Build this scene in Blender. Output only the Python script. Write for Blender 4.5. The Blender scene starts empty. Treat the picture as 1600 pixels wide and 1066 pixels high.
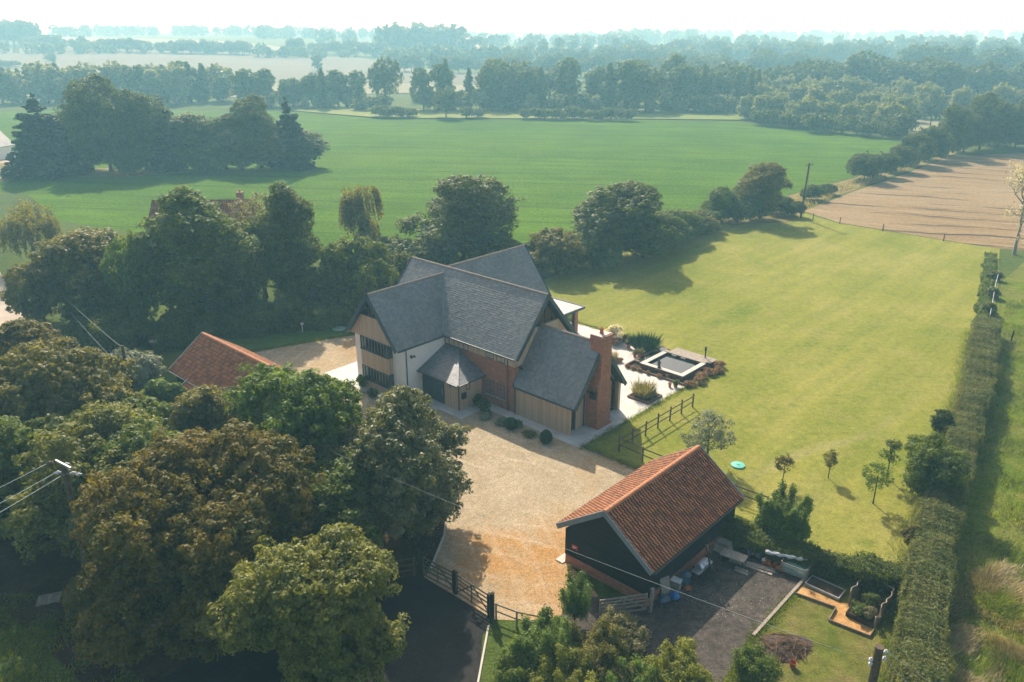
import bpy, bmesh, math, random
import numpy as np
from mathutils import Vector, Matrix

# ------------------------------------------------------------------ camera, sky, sun, exposure
sc = bpy.context.scene
col = sc.collection
CAM_H = 30.0; FPX = 1244.0; PITCH = math.atan((533 - 46) / FPX)
cd = bpy.data.cameras.new('camera'); cam = bpy.data.objects.new('camera', cd); col.objects.link(cam)
cd.sensor_fit = 'HORIZONTAL'; cd.sensor_width = 36.0; cd.lens = 36.0 * FPX / 1600.0
cd.clip_start = 0.5; cd.clip_end = 20000
cam.location = (0, 0, CAM_H); cam.rotation_euler = (math.pi / 2 - PITCH, 0, 0)
sc.camera = cam

SUN_AZ, SUN_EL = math.radians(-13.5), math.radians(37.5)
w = bpy.data.worlds.new('World'); sc.world = w; w.use_nodes = True
nt = w.node_tree; bg = nt.nodes['Background']
sky = nt.nodes.new('ShaderNodeTexSky'); sky.sky_type = 'NISHITA'; sky.sun_disc = False
sky.sun_elevation = SUN_EL; sky.sun_rotation = SUN_AZ; sky.dust_density = 1.8; sky.air_density = 0.6; sky.ozone_density = 0.6
milky = nt.nodes.new('ShaderNodeMixRGB'); milky.blend_type = 'MULTIPLY'; milky.inputs[0].default_value = 1.0; milky.inputs[2].default_value = (1.12, 1.0, 0.83, 1)
nt.links.new(sky.outputs[0], milky.inputs[1]); nt.links.new(milky.outputs[0], bg.inputs[0]); bg.inputs[1].default_value = 0.14
sl = bpy.data.lights.new('sun', 'SUN'); sl.energy = 4.0; sl.angle = math.radians(0.5); sl.color = (1.0, 0.92, 0.79)
sun = bpy.data.objects.new('sun', sl); col.objects.link(sun)
sd = Vector((math.sin(SUN_AZ) * math.cos(SUN_EL), math.cos(SUN_AZ) * math.cos(SUN_EL), math.sin(SUN_EL)))
sun.rotation_euler = sd.to_track_quat('Z', 'Y').to_euler(); sun.location = (-30, 60, 90)
sc.view_settings.view_transform = 'Standard'; sc.view_settings.look = 'None'
sc.view_settings.exposure = 0.97; sc.view_settings.gamma = 1.0
sc.render.engine = 'CYCLES'
cy = sc.cycles
cy.use_denoising = True
cy.max_bounces = 6; cy.diffuse_bounces = 3; cy.glossy_bounces = 3; cy.transmission_bounces = 4; cy.volume_bounces = 1
cy.transparent_max_bounces = 8
cy.use_adaptive_sampling = True; cy.adaptive_threshold = 0.02

HAZE_DENSITY = 0.00082

# ------------------------------------------------------------------ helpers
RNG = np.random.default_rng(7)
random.seed(5)
_c, _s = math.cos(PITCH), math.sin(PITCH)

def terrain(x, y):
    def ss(a, b, v):
        t = min(1.0, max(0.0, (v - a) / (b - a))); return t * t * (3 - 2 * t)
    return 8.0 * ss(420, 1300, y) + 12.0 * ss(380, 1000, y) * ss(60, -420, x)

def at(u, v, z=0.0):
    """point at height z seen at photo position (u, v)"""
    x = (u - 800) / FPX; y = (533 - v) / FPX
    r = (x, _c + _s * y, -_s + _c * y); t = (z - CAM_H) / r[2]
    return Vector((r[0] * t, r[1] * t, z))

def gnd(u, v):
    z = 0.0
    for _ in range(12):
        p = at(u, v, z); z = 0.5 * z + 0.5 * terrain(p.x, p.y)
    p = at(u, v, z); p.z = terrain(p.x, p.y); return p

# building frame: s runs along the main ridge, t across it
HO = Vector((-5.569, 57.786, 0)); HA = -math.radians(42.7)
E1 = Vector((math.cos(HA), math.sin(HA), 0)); E2 = Vector((-math.sin(HA), math.cos(HA), 0))
def W(s, t, z=0.0): return HO + E1 * s + E2 * t + Vector((0, 0, z))

def tag(o, label=None, cat=None, group=None, kind=None):
    if label: o['label'] = label
    if cat: o['category'] = cat
    if group: o['group'] = group
    if kind: o['kind'] = kind
    return o

def empty(name, loc, label, cat, rz=0.0, group=None):
    o = bpy.data.objects.new(name, None); col.objects.link(o)
    o.location = loc; o.rotation_euler = (0, 0, rz); o.empty_display_size = 0.3
    return tag(o, label, cat, group)

def copy_tree(o, parent=None):
    c = o.copy(); col.objects.link(c)
    if parent is not None: c.parent = parent
    for ch in list(o.children): copy_tree(ch, c)
    return c

class MB:
    def __init__(self): self.v = []; self.f = []; self.m = []
    def poly(self, pts, m=0):
        n = len(self.v); self.v += [tuple(p) for p in pts]; self.f.append(tuple(range(n, n + len(pts)))); self.m.append(m)
    def box(self, x0, x1, y0, y1, z0, z1, m=0):
        self.obox(Vector(((x0 + x1) / 2, (y0 + y1) / 2, (z0 + z1) / 2)), Vector((1, 0, 0)), Vector((0, 1, 0)), Vector((0, 0, 1)), abs(x1 - x0) / 2, abs(y1 - y0) / 2, abs(z1 - z0) / 2, m)
        return self
    def obox(self, c, a, b, n, ha, hb, hn, m=0):
        k = len(self.v); c = Vector(c)
        for sa in (-1, 1):
            for sb in (-1, 1):
                for sn in (-1, 1): self.v.append(tuple(c + a * (sa * ha) + b * (sb * hb) + n * (sn * hn)))
        for q in ((0, 1, 3, 2), (4, 6, 7, 5), (0, 4, 5, 1), (2, 3, 7, 6), (0, 2, 6, 4), (1, 5, 7, 3)):
            self.f.append(tuple(k + i for i in q)); self.m.append(m)
    def prism(self, pts, d, m=0):
        k = len(self.v); n = len(pts); d = Vector(d)
        self.v += [tuple(p) for p in pts] + [tuple(Vector(p) + d) for p in pts]
        self.f.append(tuple(range(k, k + n))); self.f.append(tuple(range(k + 2 * n - 1, k + n - 1, -1))); self.m += [m, m]
        for i in range(n):
            j = (i + 1) % n; self.f.append((k + i, k + j, k + n + j, k + n + i)); self.m.append(m)
        return self
    def bar(self, p, q, w_, h_, m=0, up=None):
        p, q = Vector(p), Vector(q); d = (q - p); L = d.length; d.normalize()
        u = Vector(up) if up else Vector((0, 0, 1))
        if abs(d.dot(u)) > 0.98: u = Vector((1, 0, 0))
        b = u.cross(d).normalized(); n = d.cross(b)
        self.obox((p + q) / 2, d, b, n, L / 2, w_ / 2, h_ / 2, m); return self
    def tube(self, pts, radii, n=7, m=0, caps=True):
        pts = [Vector(p) for p in pts]; k = len(self.v); N = len(pts)
        if not hasattr(radii, '__len__'): radii = [radii] * N
        for i, p in enumerate(pts):
            d = (pts[min(i + 1, N - 1)] - pts[max(i - 1, 0)]).normalized()
            u = Vector((0, 0, 1)) if abs(d.z) < 0.9 else Vector((1, 0, 0))
            b = u.cross(d).normalized(); c = d.cross(b)
            for j in range(n):
                a = 2 * math.pi * j / n; self.v.append(tuple(p + b * (math.cos(a) * radii[i]) + c * (math.sin(a) * radii[i])))
        for i in range(N - 1):
            for j in range(n):
                j2 = (j + 1) % n; self.f.append((k + i * n + j, k + i * n + j2, k + (i + 1) * n + j2, k + (i + 1) * n + j)); self.m.append(m)
        if caps:
            self.f.append(tuple(k + j for j in range(n))[::-1]); self.f.append(tuple(k + (N - 1) * n + j for j in range(n))); self.m += [m, m]
        return self
    def lathe(self, prof, c=(0, 0, 0), n=14, m=0):
        k = len(self.v); c = Vector(c)
        for r, z in prof:
            for j in range(n):
                a = 2 * math.pi * j / n; self.v.append((c.x + r * math.cos(a), c.y + r * math.sin(a), c.z + z))
        for i in range(len(prof) - 1):
            for j in range(n):
                j2 = (j + 1) % n; self.f.append((k + i * n + j, k + i * n + j2, k + (i + 1) * n + j2, k + (i + 1) * n + j)); self.m.append(m)
        self.f.append(tuple(k + j for j in range(n))[::-1]); self.f.append(tuple(k + (len(prof) - 1) * n + j for j in range(n))); self.m += [m, m]
        return self
    def build(self, name, mats, parent=None, smooth=False, uv=True, bevel=0.0, recalc=True, loc=None):
        me = bpy.data.meshes.new(name)
        bm = bmesh.new(); vs = [bm.verts.new(p) for p in self.v]
        for f, mi in zip(self.f, self.m):
            try: fc = bm.faces.new([vs[i] for i in f]); fc.material_index = mi; fc.smooth = smooth
            except ValueError: pass
        if recalc: bmesh.ops.recalc_face_normals(bm, faces=bm.faces)
        if bevel: bmesh.ops.bevel(bm, geom=list(bm.edges), offset=bevel, segments=1, affect='EDGES', clamp_overlap=True)
        if uv: uvmap(bm)
        bm.to_mesh(me); bm.free()
        for mm in (mats if isinstance(mats, (list, tuple)) else [mats]): me.materials.append(mm)
        o = bpy.data.objects.new(name, me); col.objects.link(o)
        if parent is not None: o.parent = parent
        if loc is not None: o.location = loc
        return o

def uvmap(bm):
    """metre-scaled coordinates on every face: u level, v up the slope"""
    lay = bm.loops.layers.uv.new('UVMap'); Z = Vector((0, 0, 1))
    for f in bm.faces:
        f.normal_update(); n = f.normal
        if abs(n.z) > 0.995:
            for l in f.loops: l[lay].uv = (l.vert.co.x, l.vert.co.y)
        else:
            h = Z.cross(n).normalized(); g = n.cross(h)
            for l in f.loops: l[lay].uv = (l.vert.co.dot(h), l.vert.co.dot(g))

def rawmesh(name, V, F, mats, parent=None, mi=None, smooth=False, link=True):
    """quads from numpy arrays"""
    me = bpy.data.meshes.new(name); nv, nf = len(V), len(F); k = F.shape[1]
    me.vertices.add(nv); me.vertices.foreach_set('co', np.asarray(V, np.float32).ravel())
    me.loops.add(nf * k); me.loops.foreach_set('vertex_index', np.asarray(F, np.int32).ravel())
    me.polygons.add(nf); me.polygons.foreach_set('loop_start', np.arange(0, nf * k, k, dtype=np.int32))
    if mi is not None: me.polygons.foreach_set('material_index', np.asarray(mi, np.int32))
    if smooth: me.polygons.foreach_set('use_smooth', np.ones(nf, bool))
    me.update(calc_edges=True)
    for m in (mats if isinstance(mats, (list, tuple)) else [mats]): me.materials.append(m)
    if not link: return me
    o = bpy.data.objects.new(name, me); col.objects.link(o)
    if parent is not None: o.parent = parent
    return o

# ------------------------------------------------------------------ materials
class NT:
    def __init__(self, name):
        self.m = bpy.data.materials.new(name); self.m.use_nodes = True
        self.t = self.m.node_tree; self.b = self.t.nodes['Principled BSDF']; self.out = self.t.nodes['Material Output']
    def n(self, typ, **kw):
        nd = self.t.nodes.new('ShaderNode' + typ)
        for k, v in kw.items():
            if k.startswith('_'): setattr(nd, k[1:], v)
            else: self.set(nd.inputs[k.replace('__', ' ')] if not k.startswith('i') or not k[1:].isdigit() else nd.inputs[int(k[1:])], v)
        return nd
    def set(self, sock, v):
        if isinstance(v, bpy.types.NodeSocket): self.t.links.new(v, sock)
        elif isinstance(v, bpy.types.Node): self.t.links.new(v.outputs[0], sock)
        else:
            if hasattr(sock.default_value, '__len__') and not isinstance(v, str):
                v = tuple(v); v = v + (1.0,) if len(v) == 3 and len(sock.default_value) == 4 else v
            sock.default_value = v
    def ramp(self, fac, stops):
        r = self.n('ValToRGB', i0=fac); e = r.color_ramp.elements
        while len(e) < len(stops): e.new(0.5)
        for i, (p, c) in enumerate(stops): e[i].position = p; e[i].color = (c + (1,)) if len(c) == 3 else c
        return r.outputs[0]
    def mix(self, a, b, fac, mode='MIX'):
        x = self.n('MixRGB', _blend_type=mode); self.set(x.inputs[0], fac); self.set(x.inputs[1], a); self.set(x.inputs[2], b); return x.outputs[0]
    def noise(self, scale, detail=4, rough=0.6, vec=None, dist=0.0):
        x = self.n('TexNoise', Scale=scale, Detail=detail, Roughness=rough, Distortion=dist)
        if vec is not None: self.set(x.inputs['Vector'], vec)
        return x.outputs[0]
    def obj(self): return self.n('TexCoord').outputs['Object']
    def uv(self): return self.n('TexCoord').outputs['UV']
    def mapping(self, vec, scale=(1, 1, 1), rot=(0, 0, 0)):
        return self.n('Mapping', Vector=vec, Scale=scale, Rotation=rot).outputs[0]
    def math(self, op, a, b=0.0):
        x = self.n('Math', _operation=op); self.set(x.inputs[0], a); self.set(x.inputs[1], b); return x.outputs[0]
    def bump(self, h, strength=0.5, dist=0.02):
        x = self.n('Bump', Strength=strength, Distance=dist, Height=h); self.set(self.b.inputs['Normal'], x.outputs[0])
    def fin(self, color, rough=0.8, spec=0.3, metal=0.0):
        self.set(self.b.inputs['Base Color'], color); self.set(self.b.inputs['Roughness'], rough)
        self.set(self.b.inputs['Specular IOR Level'], spec); self.b.inputs['Metallic'].default_value = metal
        return self.m

def g3(c, k): return tuple(min(1.0, x * k) for x in c)

def plain(name, c, rough=0.6, spec=0.4, metal=0.0, var=0.18, scale=3.0):
    a = NT(name); f = a.noise(scale, 5, 0.65, a.obj())
    return a.fin(a.ramp(f, [(0.3, g3(c, 1 - var)), (0.7, g3(c, 1 + var))]), rough, spec, metal)

def slate_mat(name, c, row=0.20, wd=0.30, lich=0.25):
    a = NT(name); uv = a.uv()
    br = a.n('TexBrick', Vector=uv, Color1=g3(c, 0.72), Color2=g3(c, 1.35), Mortar=g3(c, 0.35), Scale=1.0)
    br.inputs['Mortar Size'].default_value = 0.008; br.inputs['Mortar Smooth'].default_value = 0.2
    br.inputs['Brick Width'].default_value = wd; br.inputs['Row Height'].default_value = row; br.inputs['Bias'].default_value = 0.0
    n1 = a.noise(0.9, 5, 0.65, uv); n2 = a.noise(7.0, 4, 0.7, uv)
    cc = a.mix(br.outputs[0], g3(c, 0.55), a.ramp(n1, [(0.52, (0, 0, 0)), (0.72, (0.7,) * 3)]))
    cc = a.mix(cc, (0.30, 0.27, 0.21), a.ramp(n2, [(0.55, (0, 0, 0)), (0.8, (lich,) * 3)]))
    # each course tilts up towards its lower edge
    sep = a.n('SeparateXYZ', Vector=uv)
    saw = a.math('FRACT', a.math('DIVIDE', sep.outputs[1], row))
    h = a.math('MULTIPLY', a.math('SUBTRACT', 1.0, saw), 1.0)
    h = a.math('ADD', h, a.math('MULTIPLY', a.n('TexBrick', Vector=uv, Color1=(0, 0, 0), Color2=(1, 1, 1), Mortar=(0, 0, 0), Scale=1.0, **{'Brick__Width': wd, 'Row__Height': row, 'Mortar__Size': 0.01}).outputs[0], 0.5))
    a.bump(h, 0.7, 0.025)
    return a.fin(cc, a.ramp(n1, [(0.3, (0.42,) * 3), (0.7, (0.62,) * 3)]), 0.5)

def brick_mat(name, c, m=(0.36, 0.30, 0.24)):
    a = NT(name); uv = a.uv()
    br = a.n('TexBrick', Vector=uv, Color1=g3(c, 0.75), Color2=g3(c, 1.3), Mortar=m, Scale=1.0)
    for k, v in (('Mortar Size', 0.006), ('Brick Width', 0.225), ('Row Height', 0.075), ('Bias', -0.1)): br.inputs[k].default_value = v
    n = a.noise(1.3, 6, 0.7, uv)
    cc = a.mix(br.outputs[0], g3(c, 0.6), a.ramp(n, [(0.5, (0, 0, 0)), (0.75, (0.55,) * 3)]))
    a.bump(br.outputs[1], -0.4, 0.01)
    return a.fin(cc, 0.85, 0.2)

def board_mat(name, c1, c2, wd=0.14, vertical=True, gap=0.35, rough=0.75, stain=(0.44, 0.38, 0.31)):
    a = NT(name); uv = a.uv()
    sep = a.n('SeparateXYZ', Vector=uv); co = sep.outputs[0 if vertical else 1]
    t = a.math('DIVIDE', co, wd); fl = a.math('FLOOR', t); fr = a.math('FRACT', t)
    wn = a.n('TexWhiteNoise', _noise_dimensions='1D'); a.set(wn.inputs['W'], fl)
    gr = a.noise(1.0, 5, 0.65, a.mapping(uv, (22, 1.6, 1) if vertical else (1.6, 22, 1)))
    cc = a.ramp(wn.outputs[0], [(0.0, c1), (1.0, c2)])
    cc = a.mix(cc, g3(c1, 0.72), a.ramp(gr, [(0.45, (0, 0, 0)), (0.8, (0.6,) * 3)]))
    st = a.noise(0.8, 4, 0.6, a.mapping(uv, (2.5, 0.7, 1)))
    cc = a.mix(cc, stain, a.ramp(st, [(0.5, (0, 0, 0)), (0.75, (0.45,) * 3)]))
    edge = a.math('LESS_THAN', fr, 0.08)
    cc = a.mix(cc, g3(c1, 1 - 0.75 * (1 if gap else 0)), a.math('MULTIPLY', edge, gap * 2))
    a.bump(a.math('SUBTRACT', 1.0, edge), 0.6, 0.012)
    return a.fin(cc, rough, 0.25)

def pantile_mat(name, c):
    a = NT(name); uv = a.uv()
    br = a.n('TexBrick', Vector=uv, Color1=g3(c, 0.62), Color2=g3(c, 1.35), Mortar=g3(c, 0.14), Scale=1.0, _offset=0.0)  # joint colour also paints the shadow line at each tile row
    for k, v in (('Mortar Size', 0.02), ('Brick Width', 0.24), ('Row Height', 0.33), ('Bias', 0.0)): br.inputs[k].default_value = v
    n = a.noise(0.7, 5, 0.7, uv); n2 = a.noise(9.0, 3, 0.7, uv)
    cc = a.mix(br.outputs[0], (0.10, 0.075, 0.05), a.ramp(n, [(0.5, (0, 0, 0)), (0.78, (0.65,) * 3)]))
    cc = a.mix(cc, (0.34, 0.29, 0.2), a.ramp(n2, [(0.6, (0, 0, 0)), (0.85, (0.4,) * 3)]))
    return a.fin(cc, 0.8, 0.3)

def ground_mat(name, stops, scale, fine=(60, 0.35), big=None, rough=0.95, bump=(0.6, 0.05), stretch=(1, 1, 1), rot=0.0, spec=0.04, midscale=None):
    """patchy ground: broad colour patches times fine speckle"""
    a = NT(name); o = a.obj(); v = a.mapping(o, stretch, (0, 0, rot))
    f = a.noise(scale, 8, 0.68, v, 0.4)
    cc = a.ramp(f, stops)
    if big: cc = a.mix(cc, big[1], a.ramp(a.noise(big[0], 4, 0.6, o, 0.8), [(0.45, (0, 0, 0)), (0.68, (big[2],) * 3)]))
    fn = a.noise(fine[0], 3, 0.75, o)
    md = a.noise(fine[0] * 0.16, 6, 0.75, v)
    cc = a.mix(cc, a.ramp(md, [(0.28, (1 - fine[1] * .8,) * 3), (0.72, (1.0 + fine[1] * .8,) * 3)]), 1.0, 'MULTIPLY')
    cc = a.mix(cc, a.ramp(fn, [(0.25, (1 - fine[1],) * 3), (0.75, (1.0 + fine[1],) * 3)]), 1.0, 'MULTIPLY')
    hgt = a.noise(midscale or fine[0] * 0.25, 5, 0.75, v)
    a.bump(a.math('ADD', fn, hgt), bump[0], bump[1])
    return a.fin(cc, rough, spec)

def leaf_mat(name, c1, c2, c3, trans=0.38, rough=0.55, spec=0.25, patch=0.5, pscale=0.5):
    a = NT(name); c1, c2, c3 = g3(c1, 1.15), g3(c2, 1.35), g3(c3, 1.55); spec *= .6
    isl = a.n('NewGeometry').outputs['Random Per Island']
    cc = a.ramp(isl, [(0.0, c1), (0.55, c2), (1.0, c3)])
    f = a.noise(pscale, 4, 0.6, a.obj())
    cc = a.mix(cc, a.ramp(f, [(0.32, g3(c1, 0.8)), (0.68, g3(c3, 1.1))]), patch)
    a.fin(cc, rough, spec)
    tr = a.n('BsdfTranslucent', Color=a.mix(cc, (1.6, 1.45, 0.35), 1.0, 'MULTIPLY'))
    mx = a.n('MixShader', i0=trans, i1=a.b.outputs[0], i2=tr.outputs[0])
    a.t.links.new(mx.outputs[0], a.out.inputs[0]); return a.m

M = {}
M['slate'] = slate_mat('slate_roof', (0.135, 0.142, 0.15))
def slate_course_mat():
    a = NT('slate_course'); isl = a.n('NewGeometry').outputs['Random Per Island']; o = a.obj()
    n1 = a.noise(0.5, 6, 0.7, o); n2 = a.noise(5.0, 4, 0.7, o)
    cc = a.ramp(isl, [(0.0, (0.155, 0.168, 0.164)), (0.5, (0.195, 0.207, 0.198)), (1.0, (0.25, 0.252, 0.23))])
    cc = a.mix(cc, (0.10, 0.105, 0.10), a.ramp(n1, [(0.5, (0, 0, 0)), (0.75, (0.5,) * 3)]))
    cc = a.mix(cc, (0.36, 0.31, 0.23), a.ramp(n2, [(0.52, (0, 0, 0)), (0.78, (0.3,) * 3)]))
    return a.fin(cc, a.ramp(n1, [(0.3, (0.4,) * 3), (0.7, (0.6,) * 3)]), 0.5)
M['slate_course'] = slate_course_mat()
M['lead'] = plain('lead_sheet', (0.16, 0.19, 0.21), 0.45, 0.5)
M['flatroof'] = plain('pale_roof_membrane', (0.36, 0.37, 0.36), 0.55, 0.4, var=.1)
M['ridge'] = plain('ridge_tile', (0.26, 0.22, 0.18), 0.8, 0.2, scale=4)
M['trim'] = plain('grey_painted_trim', (0.045, 0.075, 0.085), 0.5, 0.4, var=0.1)
M['brick'] = brick_mat('red_brick', (0.37, 0.125, 0.06))
M['brick_dark'] = brick_mat('brown_brick', (0.13, 0.07, 0.045), (0.2, 0.17, 0.14))
M['larch'] = board_mat('larch_boards', (0.50, 0.345, 0.215), (0.63, 0.475, 0.325))
M['render'] = plain('white_render', (0.82, 0.79, 0.71), 0.9, 0.1, var=0.05, scale=1.2)
M['dark_joinery'] = plain('dark_joinery', (0.035, 0.045, 0.05), 0.4, 0.4)
M['grey_joinery'] = plain('grey_joinery', (0.075, 0.11, 0.125), 0.45, 0.4)
a = NT('window_glass'); M['glass'] = a.fin((0.02, 0.028, 0.03), 0.04, 0.9)
a = NT('clear_glass'); a.fin((0.05, 0.06, 0.05), 0.03, 0.8); tb = a.n('BsdfTransparent', Color=(0.85, 0.88, 0.84)); a.t.links.new(a.n('MixShader', i0=0.82, i1=a.b.outputs[0], i2=tb.outputs[0]).outputs[0], a.out.inputs[0]); M['clear'] = a.m
M['pantile'] = pantile_mat('clay_pantile', (0.30, 0.115, 0.045))
M['pridge'] = plain('clay_ridge', (0.40, 0.17, 0.08), 0.8, 0.2, var=0.3, scale=5)
M['black_board'] = board_mat('black_weatherboard', (0.008, 0.009, 0.010), (0.016, 0.017, 0.018), 0.17, False, 0.3, 0.8, (0.022, 0.022, 0.022))
M['barge'] = plain('pale_bargeboard', (0.20, 0.235, 0.24), 0.6, 0.3, var=0.12)
M['oak'] = plain('weathered_oak', (0.20, 0.15, 0.10), 0.85, 0.15, var=0.35, scale=6)
M['greyoak'] = plain('silvered_wood', (0.30, 0.26, 0.21), 0.85, 0.15, var=0.3, scale=6)
M['gatewood'] = plain('gate_wood', (0.13, 0.10, 0.07), 0.85, 0.15, var=0.35, scale=6)
M['postwood'] = plain('dark_post_wood', (0.05, 0.037, 0.027), 0.85, 0.15, var=0.35, scale=6)
M['polewood'] = plain('pole_wood', (0.11, 0.085, 0.06), 0.9, 0.1, var=0.35, scale=5)
M['stone'] = plain('pale_stone', (0.50, 0.47, 0.41), 0.8, 0.2, var=0.12, scale=2)
M['terracotta'] = plain('terracotta', (0.42, 0.17, 0.08), 0.8, 0.2)
M['soil'] = plain('soil', (0.05, 0.036, 0.024), 0.95, 0.1, var=0.4, scale=9)
M['galv'] = plain('galvanised_steel', (0.42, 0.44, 0.45), 0.4, 0.5, metal=0.6)
M['wire'] = plain('wire', (0.30, 0.34, 0.32), 0.5, 0.4)
M['palewire'] = plain('pale_wire', (0.55, 0.62, 0.58), 0.5, 0.4)
M['darkwire'] = plain('dark_wire', (0.10, 0.085, 0.07), 0.6, 0.3)
M['porcelain'] = plain('porcelain', (0.55, 0.56, 0.57), 0.25, 0.6)
M['brownglaze'] = plain('brown_glaze', (0.06, 0.03, 0.025), 0.25, 0.6)
M['iron'] = plain('black_iron', (0.015, 0.016, 0.017), 0.5, 0.4)
M['bronze'] = plain('dark_bronze', (0.05, 0.05, 0.035), 0.4, 0.5)
M['turquoise'] = plain('turquoise_plastic', (0.09, 0.42, 0.33), 0.5, 0.4, var=0.06)
M['paleturq'] = plain('pale_green_plastic', (0.24, 0.42, 0.34), 0.55, 0.4, var=0.06)
M['red'] = plain('red_paint', (0.55, 0.025, 0.03), 0.5, 0.3, var=0.05)
M['white'] = plain('white_paint', (0.78, 0.78, 0.76), 0.5, 0.3, var=0.04)
M['blue'] = plain('blue_plastic', (0.02, 0.14, 0.42), 0.35, 0.5)
M['slateblue'] = plain('blue_grey_plastic', (0.05, 0.10, 0.14), 0.4, 0.5)
M['blackbag'] = plain('black_plastic', (0.02, 0.02, 0.022), 0.18, 0.7)
M['polythene'] = plain('polythene', (0.45, 0.47, 0.47), 0.2, 0.6)
M['steel'] = plain('stainless_steel', (0.5, 0.51, 0.52), 0.3, 0.5, metal=0.8)
M['rust'] = plain('rusty_orange', (0.34, 0.11, 0.03), 0.8, 0.2, var=0.35)
M['brash'] = plain('dead_brushwood', (0.20, 0.12, 0.06), 0.9, 0.1, var=0.45, scale=8)
M['ash'] = plain('ash_and_soil', (0.07, 0.05, 0.04), 0.95, 0.1, var=0.5, scale=5)
M['bark'] = plain('bark', (0.07, 0.055, 0.04), 0.95, 0.1, var=0.35, scale=4)
M['palebark'] = plain('pale_bark', (0.24, 0.21, 0.17), 0.95, 0.1, var=0.3, scale=4)
a = NT('pond_water'); a.bump(a.noise(5, 3, 0.6, a.obj()), 0.06, 0.02); M['water'] = a.fin((0.012, 0.022, 0.018), 0.03, 0.8)

G = dict(
 grass=((0.045, 0.075, 0.014), (0.10, 0.125, 0.028)),
)
M['grass'] = ground_mat('rough_grass', [(0.3, (0.05, 0.085, 0.016)), (0.55, (0.085, 0.12, 0.024)), (0.75, (0.15, 0.14, 0.05))], 0.05, (8, 0.4), bump=(0.8, 0.12))
def lawn_mat():
    a = NT('mown_lawn'); o = a.obj(); v = a.mapping(o, (1, 1, 1), (0, 0, -HA))
    cc = a.ramp(a.noise(0.07, 6, 0.65, o, 0.5), [(0.3, (0.150, 0.182, 0.022)), (0.5, (0.205, 0.218, 0.036)), (0.72, (0.265, 0.252, 0.066))])
    mow = a.noise(1.0, 5, 0.65, a.mapping(v, (0.55, 0.035, 1))); cc = a.mix(cc, a.ramp(mow, [(0.3, (0.82, 0.88, 0.8)), (0.7, (1.18, 1.12, 1.2))]), 1.0, 'MULTIPLY')
    dry = a.noise(0.35, 7, 0.72, o, 0.6); cc = a.mix(cc, (0.27, 0.235, 0.085), a.ramp(dry, [(0.52, (0, 0, 0)), (0.74, (0.6,) * 3)]))
    lush = a.noise(0.5, 6, 0.7, a.mapping(o, (1, 1, 1), (3, 1, 2))); cc = a.mix(cc, (0.085, 0.145, 0.015), a.ramp(lush, [(0.54, (0, 0, 0)), (0.75, (0.55,) * 3)]))
    for ang, off, wd in ((0.62, 3.0, 1.0), (0.95, -24.0, .8)):
        sp = a.n('SeparateXYZ', Vector=a.mapping(o, (1, 1, 1), (0, 0, ang))); d = a.math('ABSOLUTE', a.math('ADD', a.math('ADD', sp.outputs[0], -off), a.math('MULTIPLY', a.noise(0.03, 2, 0.5, o), 14.0)))
        cc = a.mix(cc, (0.30, 0.27, 0.12), a.math('MULTIPLY', a.ramp(a.math('DIVIDE', d, wd * 2), [(0.0, (.55,) * 3), (0.5, (0, 0, 0))]), a.ramp(a.noise(.06, 3, .6, o), [(.42, (0, 0, 0)), (.6, (1, 1, 1))])))
    md = a.noise(1.8, 6, 0.8, o); cc = a.mix(cc, a.ramp(md, [(0.3, (0.72,) * 3), (0.7, (1.28,) * 3)]), 1.0, 'MULTIPLY')
    fn = a.noise(7, 4, 0.8, o); cc = a.mix(cc, a.ramp(fn, [(0.3, (0.68,) * 3), (0.7, (1.32,) * 3)]), 1.0, 'MULTIPLY')
    a.bump(a.math('ADD', fn, md), 0.9, 0.08); return a.fin(cc, 0.95, 0.04)
M['lawn'] = lawn_mat()
M['deep_green_lawn'] = ground_mat('lush_lawn', [(0.3, (0.05, 0.11, 0.014)), (0.6, (0.09, 0.15, 0.022)), (0.8, (0.13, 0.17, 0.03))], 0.4, (9, 0.35), bump=(0.7, 0.06))  # deeper green than the mown lawn
M['meadow'] = ground_mat('rough_meadow', [(0.28, (0.085, 0.15, 0.010)), (0.5, (0.15, 0.21, 0.016)), (0.72, (0.24, 0.23, 0.05))], 0.35, (7, 0.45), big=(0.13, (0.21, 0.175, 0.07), 0.6), bump=(1.0, 0.2))
M['garden_grass'] = ground_mat('patchy_grass', [(0.3, (0.07, 0.10, 0.014)), (0.5, (0.125, 0.135, 0.026)), (0.72, (0.20, 0.165, 0.06))], 0.5, (9, 0.4), big=(0.25, (0.16, 0.12, 0.06), 0.7), bump=(0.8, 0.07))
M['straw'] = ground_mat('field_margin_grass', [(0.3, (0.12, 0.13, 0.03)), (0.6, (0.26, 0.21, 0.085)), (0.8, (0.36, 0.28, 0.14))], 0.35, (6, 0.4), bump=(0.9, 0.15))
M['farfield'] = ground_mat('far_stubble', [(0.3, (0.185, 0.185, 0.115)), (0.7, (0.245, 0.24, 0.15))], 0.01, (0.5, 0.12), bump=(0.1, 0.05))
M['farplough'] = ground_mat('far_tilled_earth', [(0.3, (0.135, 0.13, 0.095)), (0.7, (0.18, 0.17, 0.125))], 0.01, (0.5, 0.12), bump=(0.1, 0.05))
M['fargreen'] = ground_mat('far_pasture', [(0.3, (0.13, 0.18, 0.04)), (0.7, (0.22, 0.24, 0.07))], 0.01, (0.5, 0.15), bump=(0.1, 0.05))
M['gravel'] = ground_mat('golden_gravel', [(0.3, (0.29, 0.205, 0.115)), (0.52, (0.37, 0.275, 0.17)), (0.75, (0.45, 0.35, 0.24))], 0.25, (13, 0.5), big=(0.09, (0.35, 0.215, 0.085), 0.8), bump=(0.8, 0.04), midscale=5)
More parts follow.
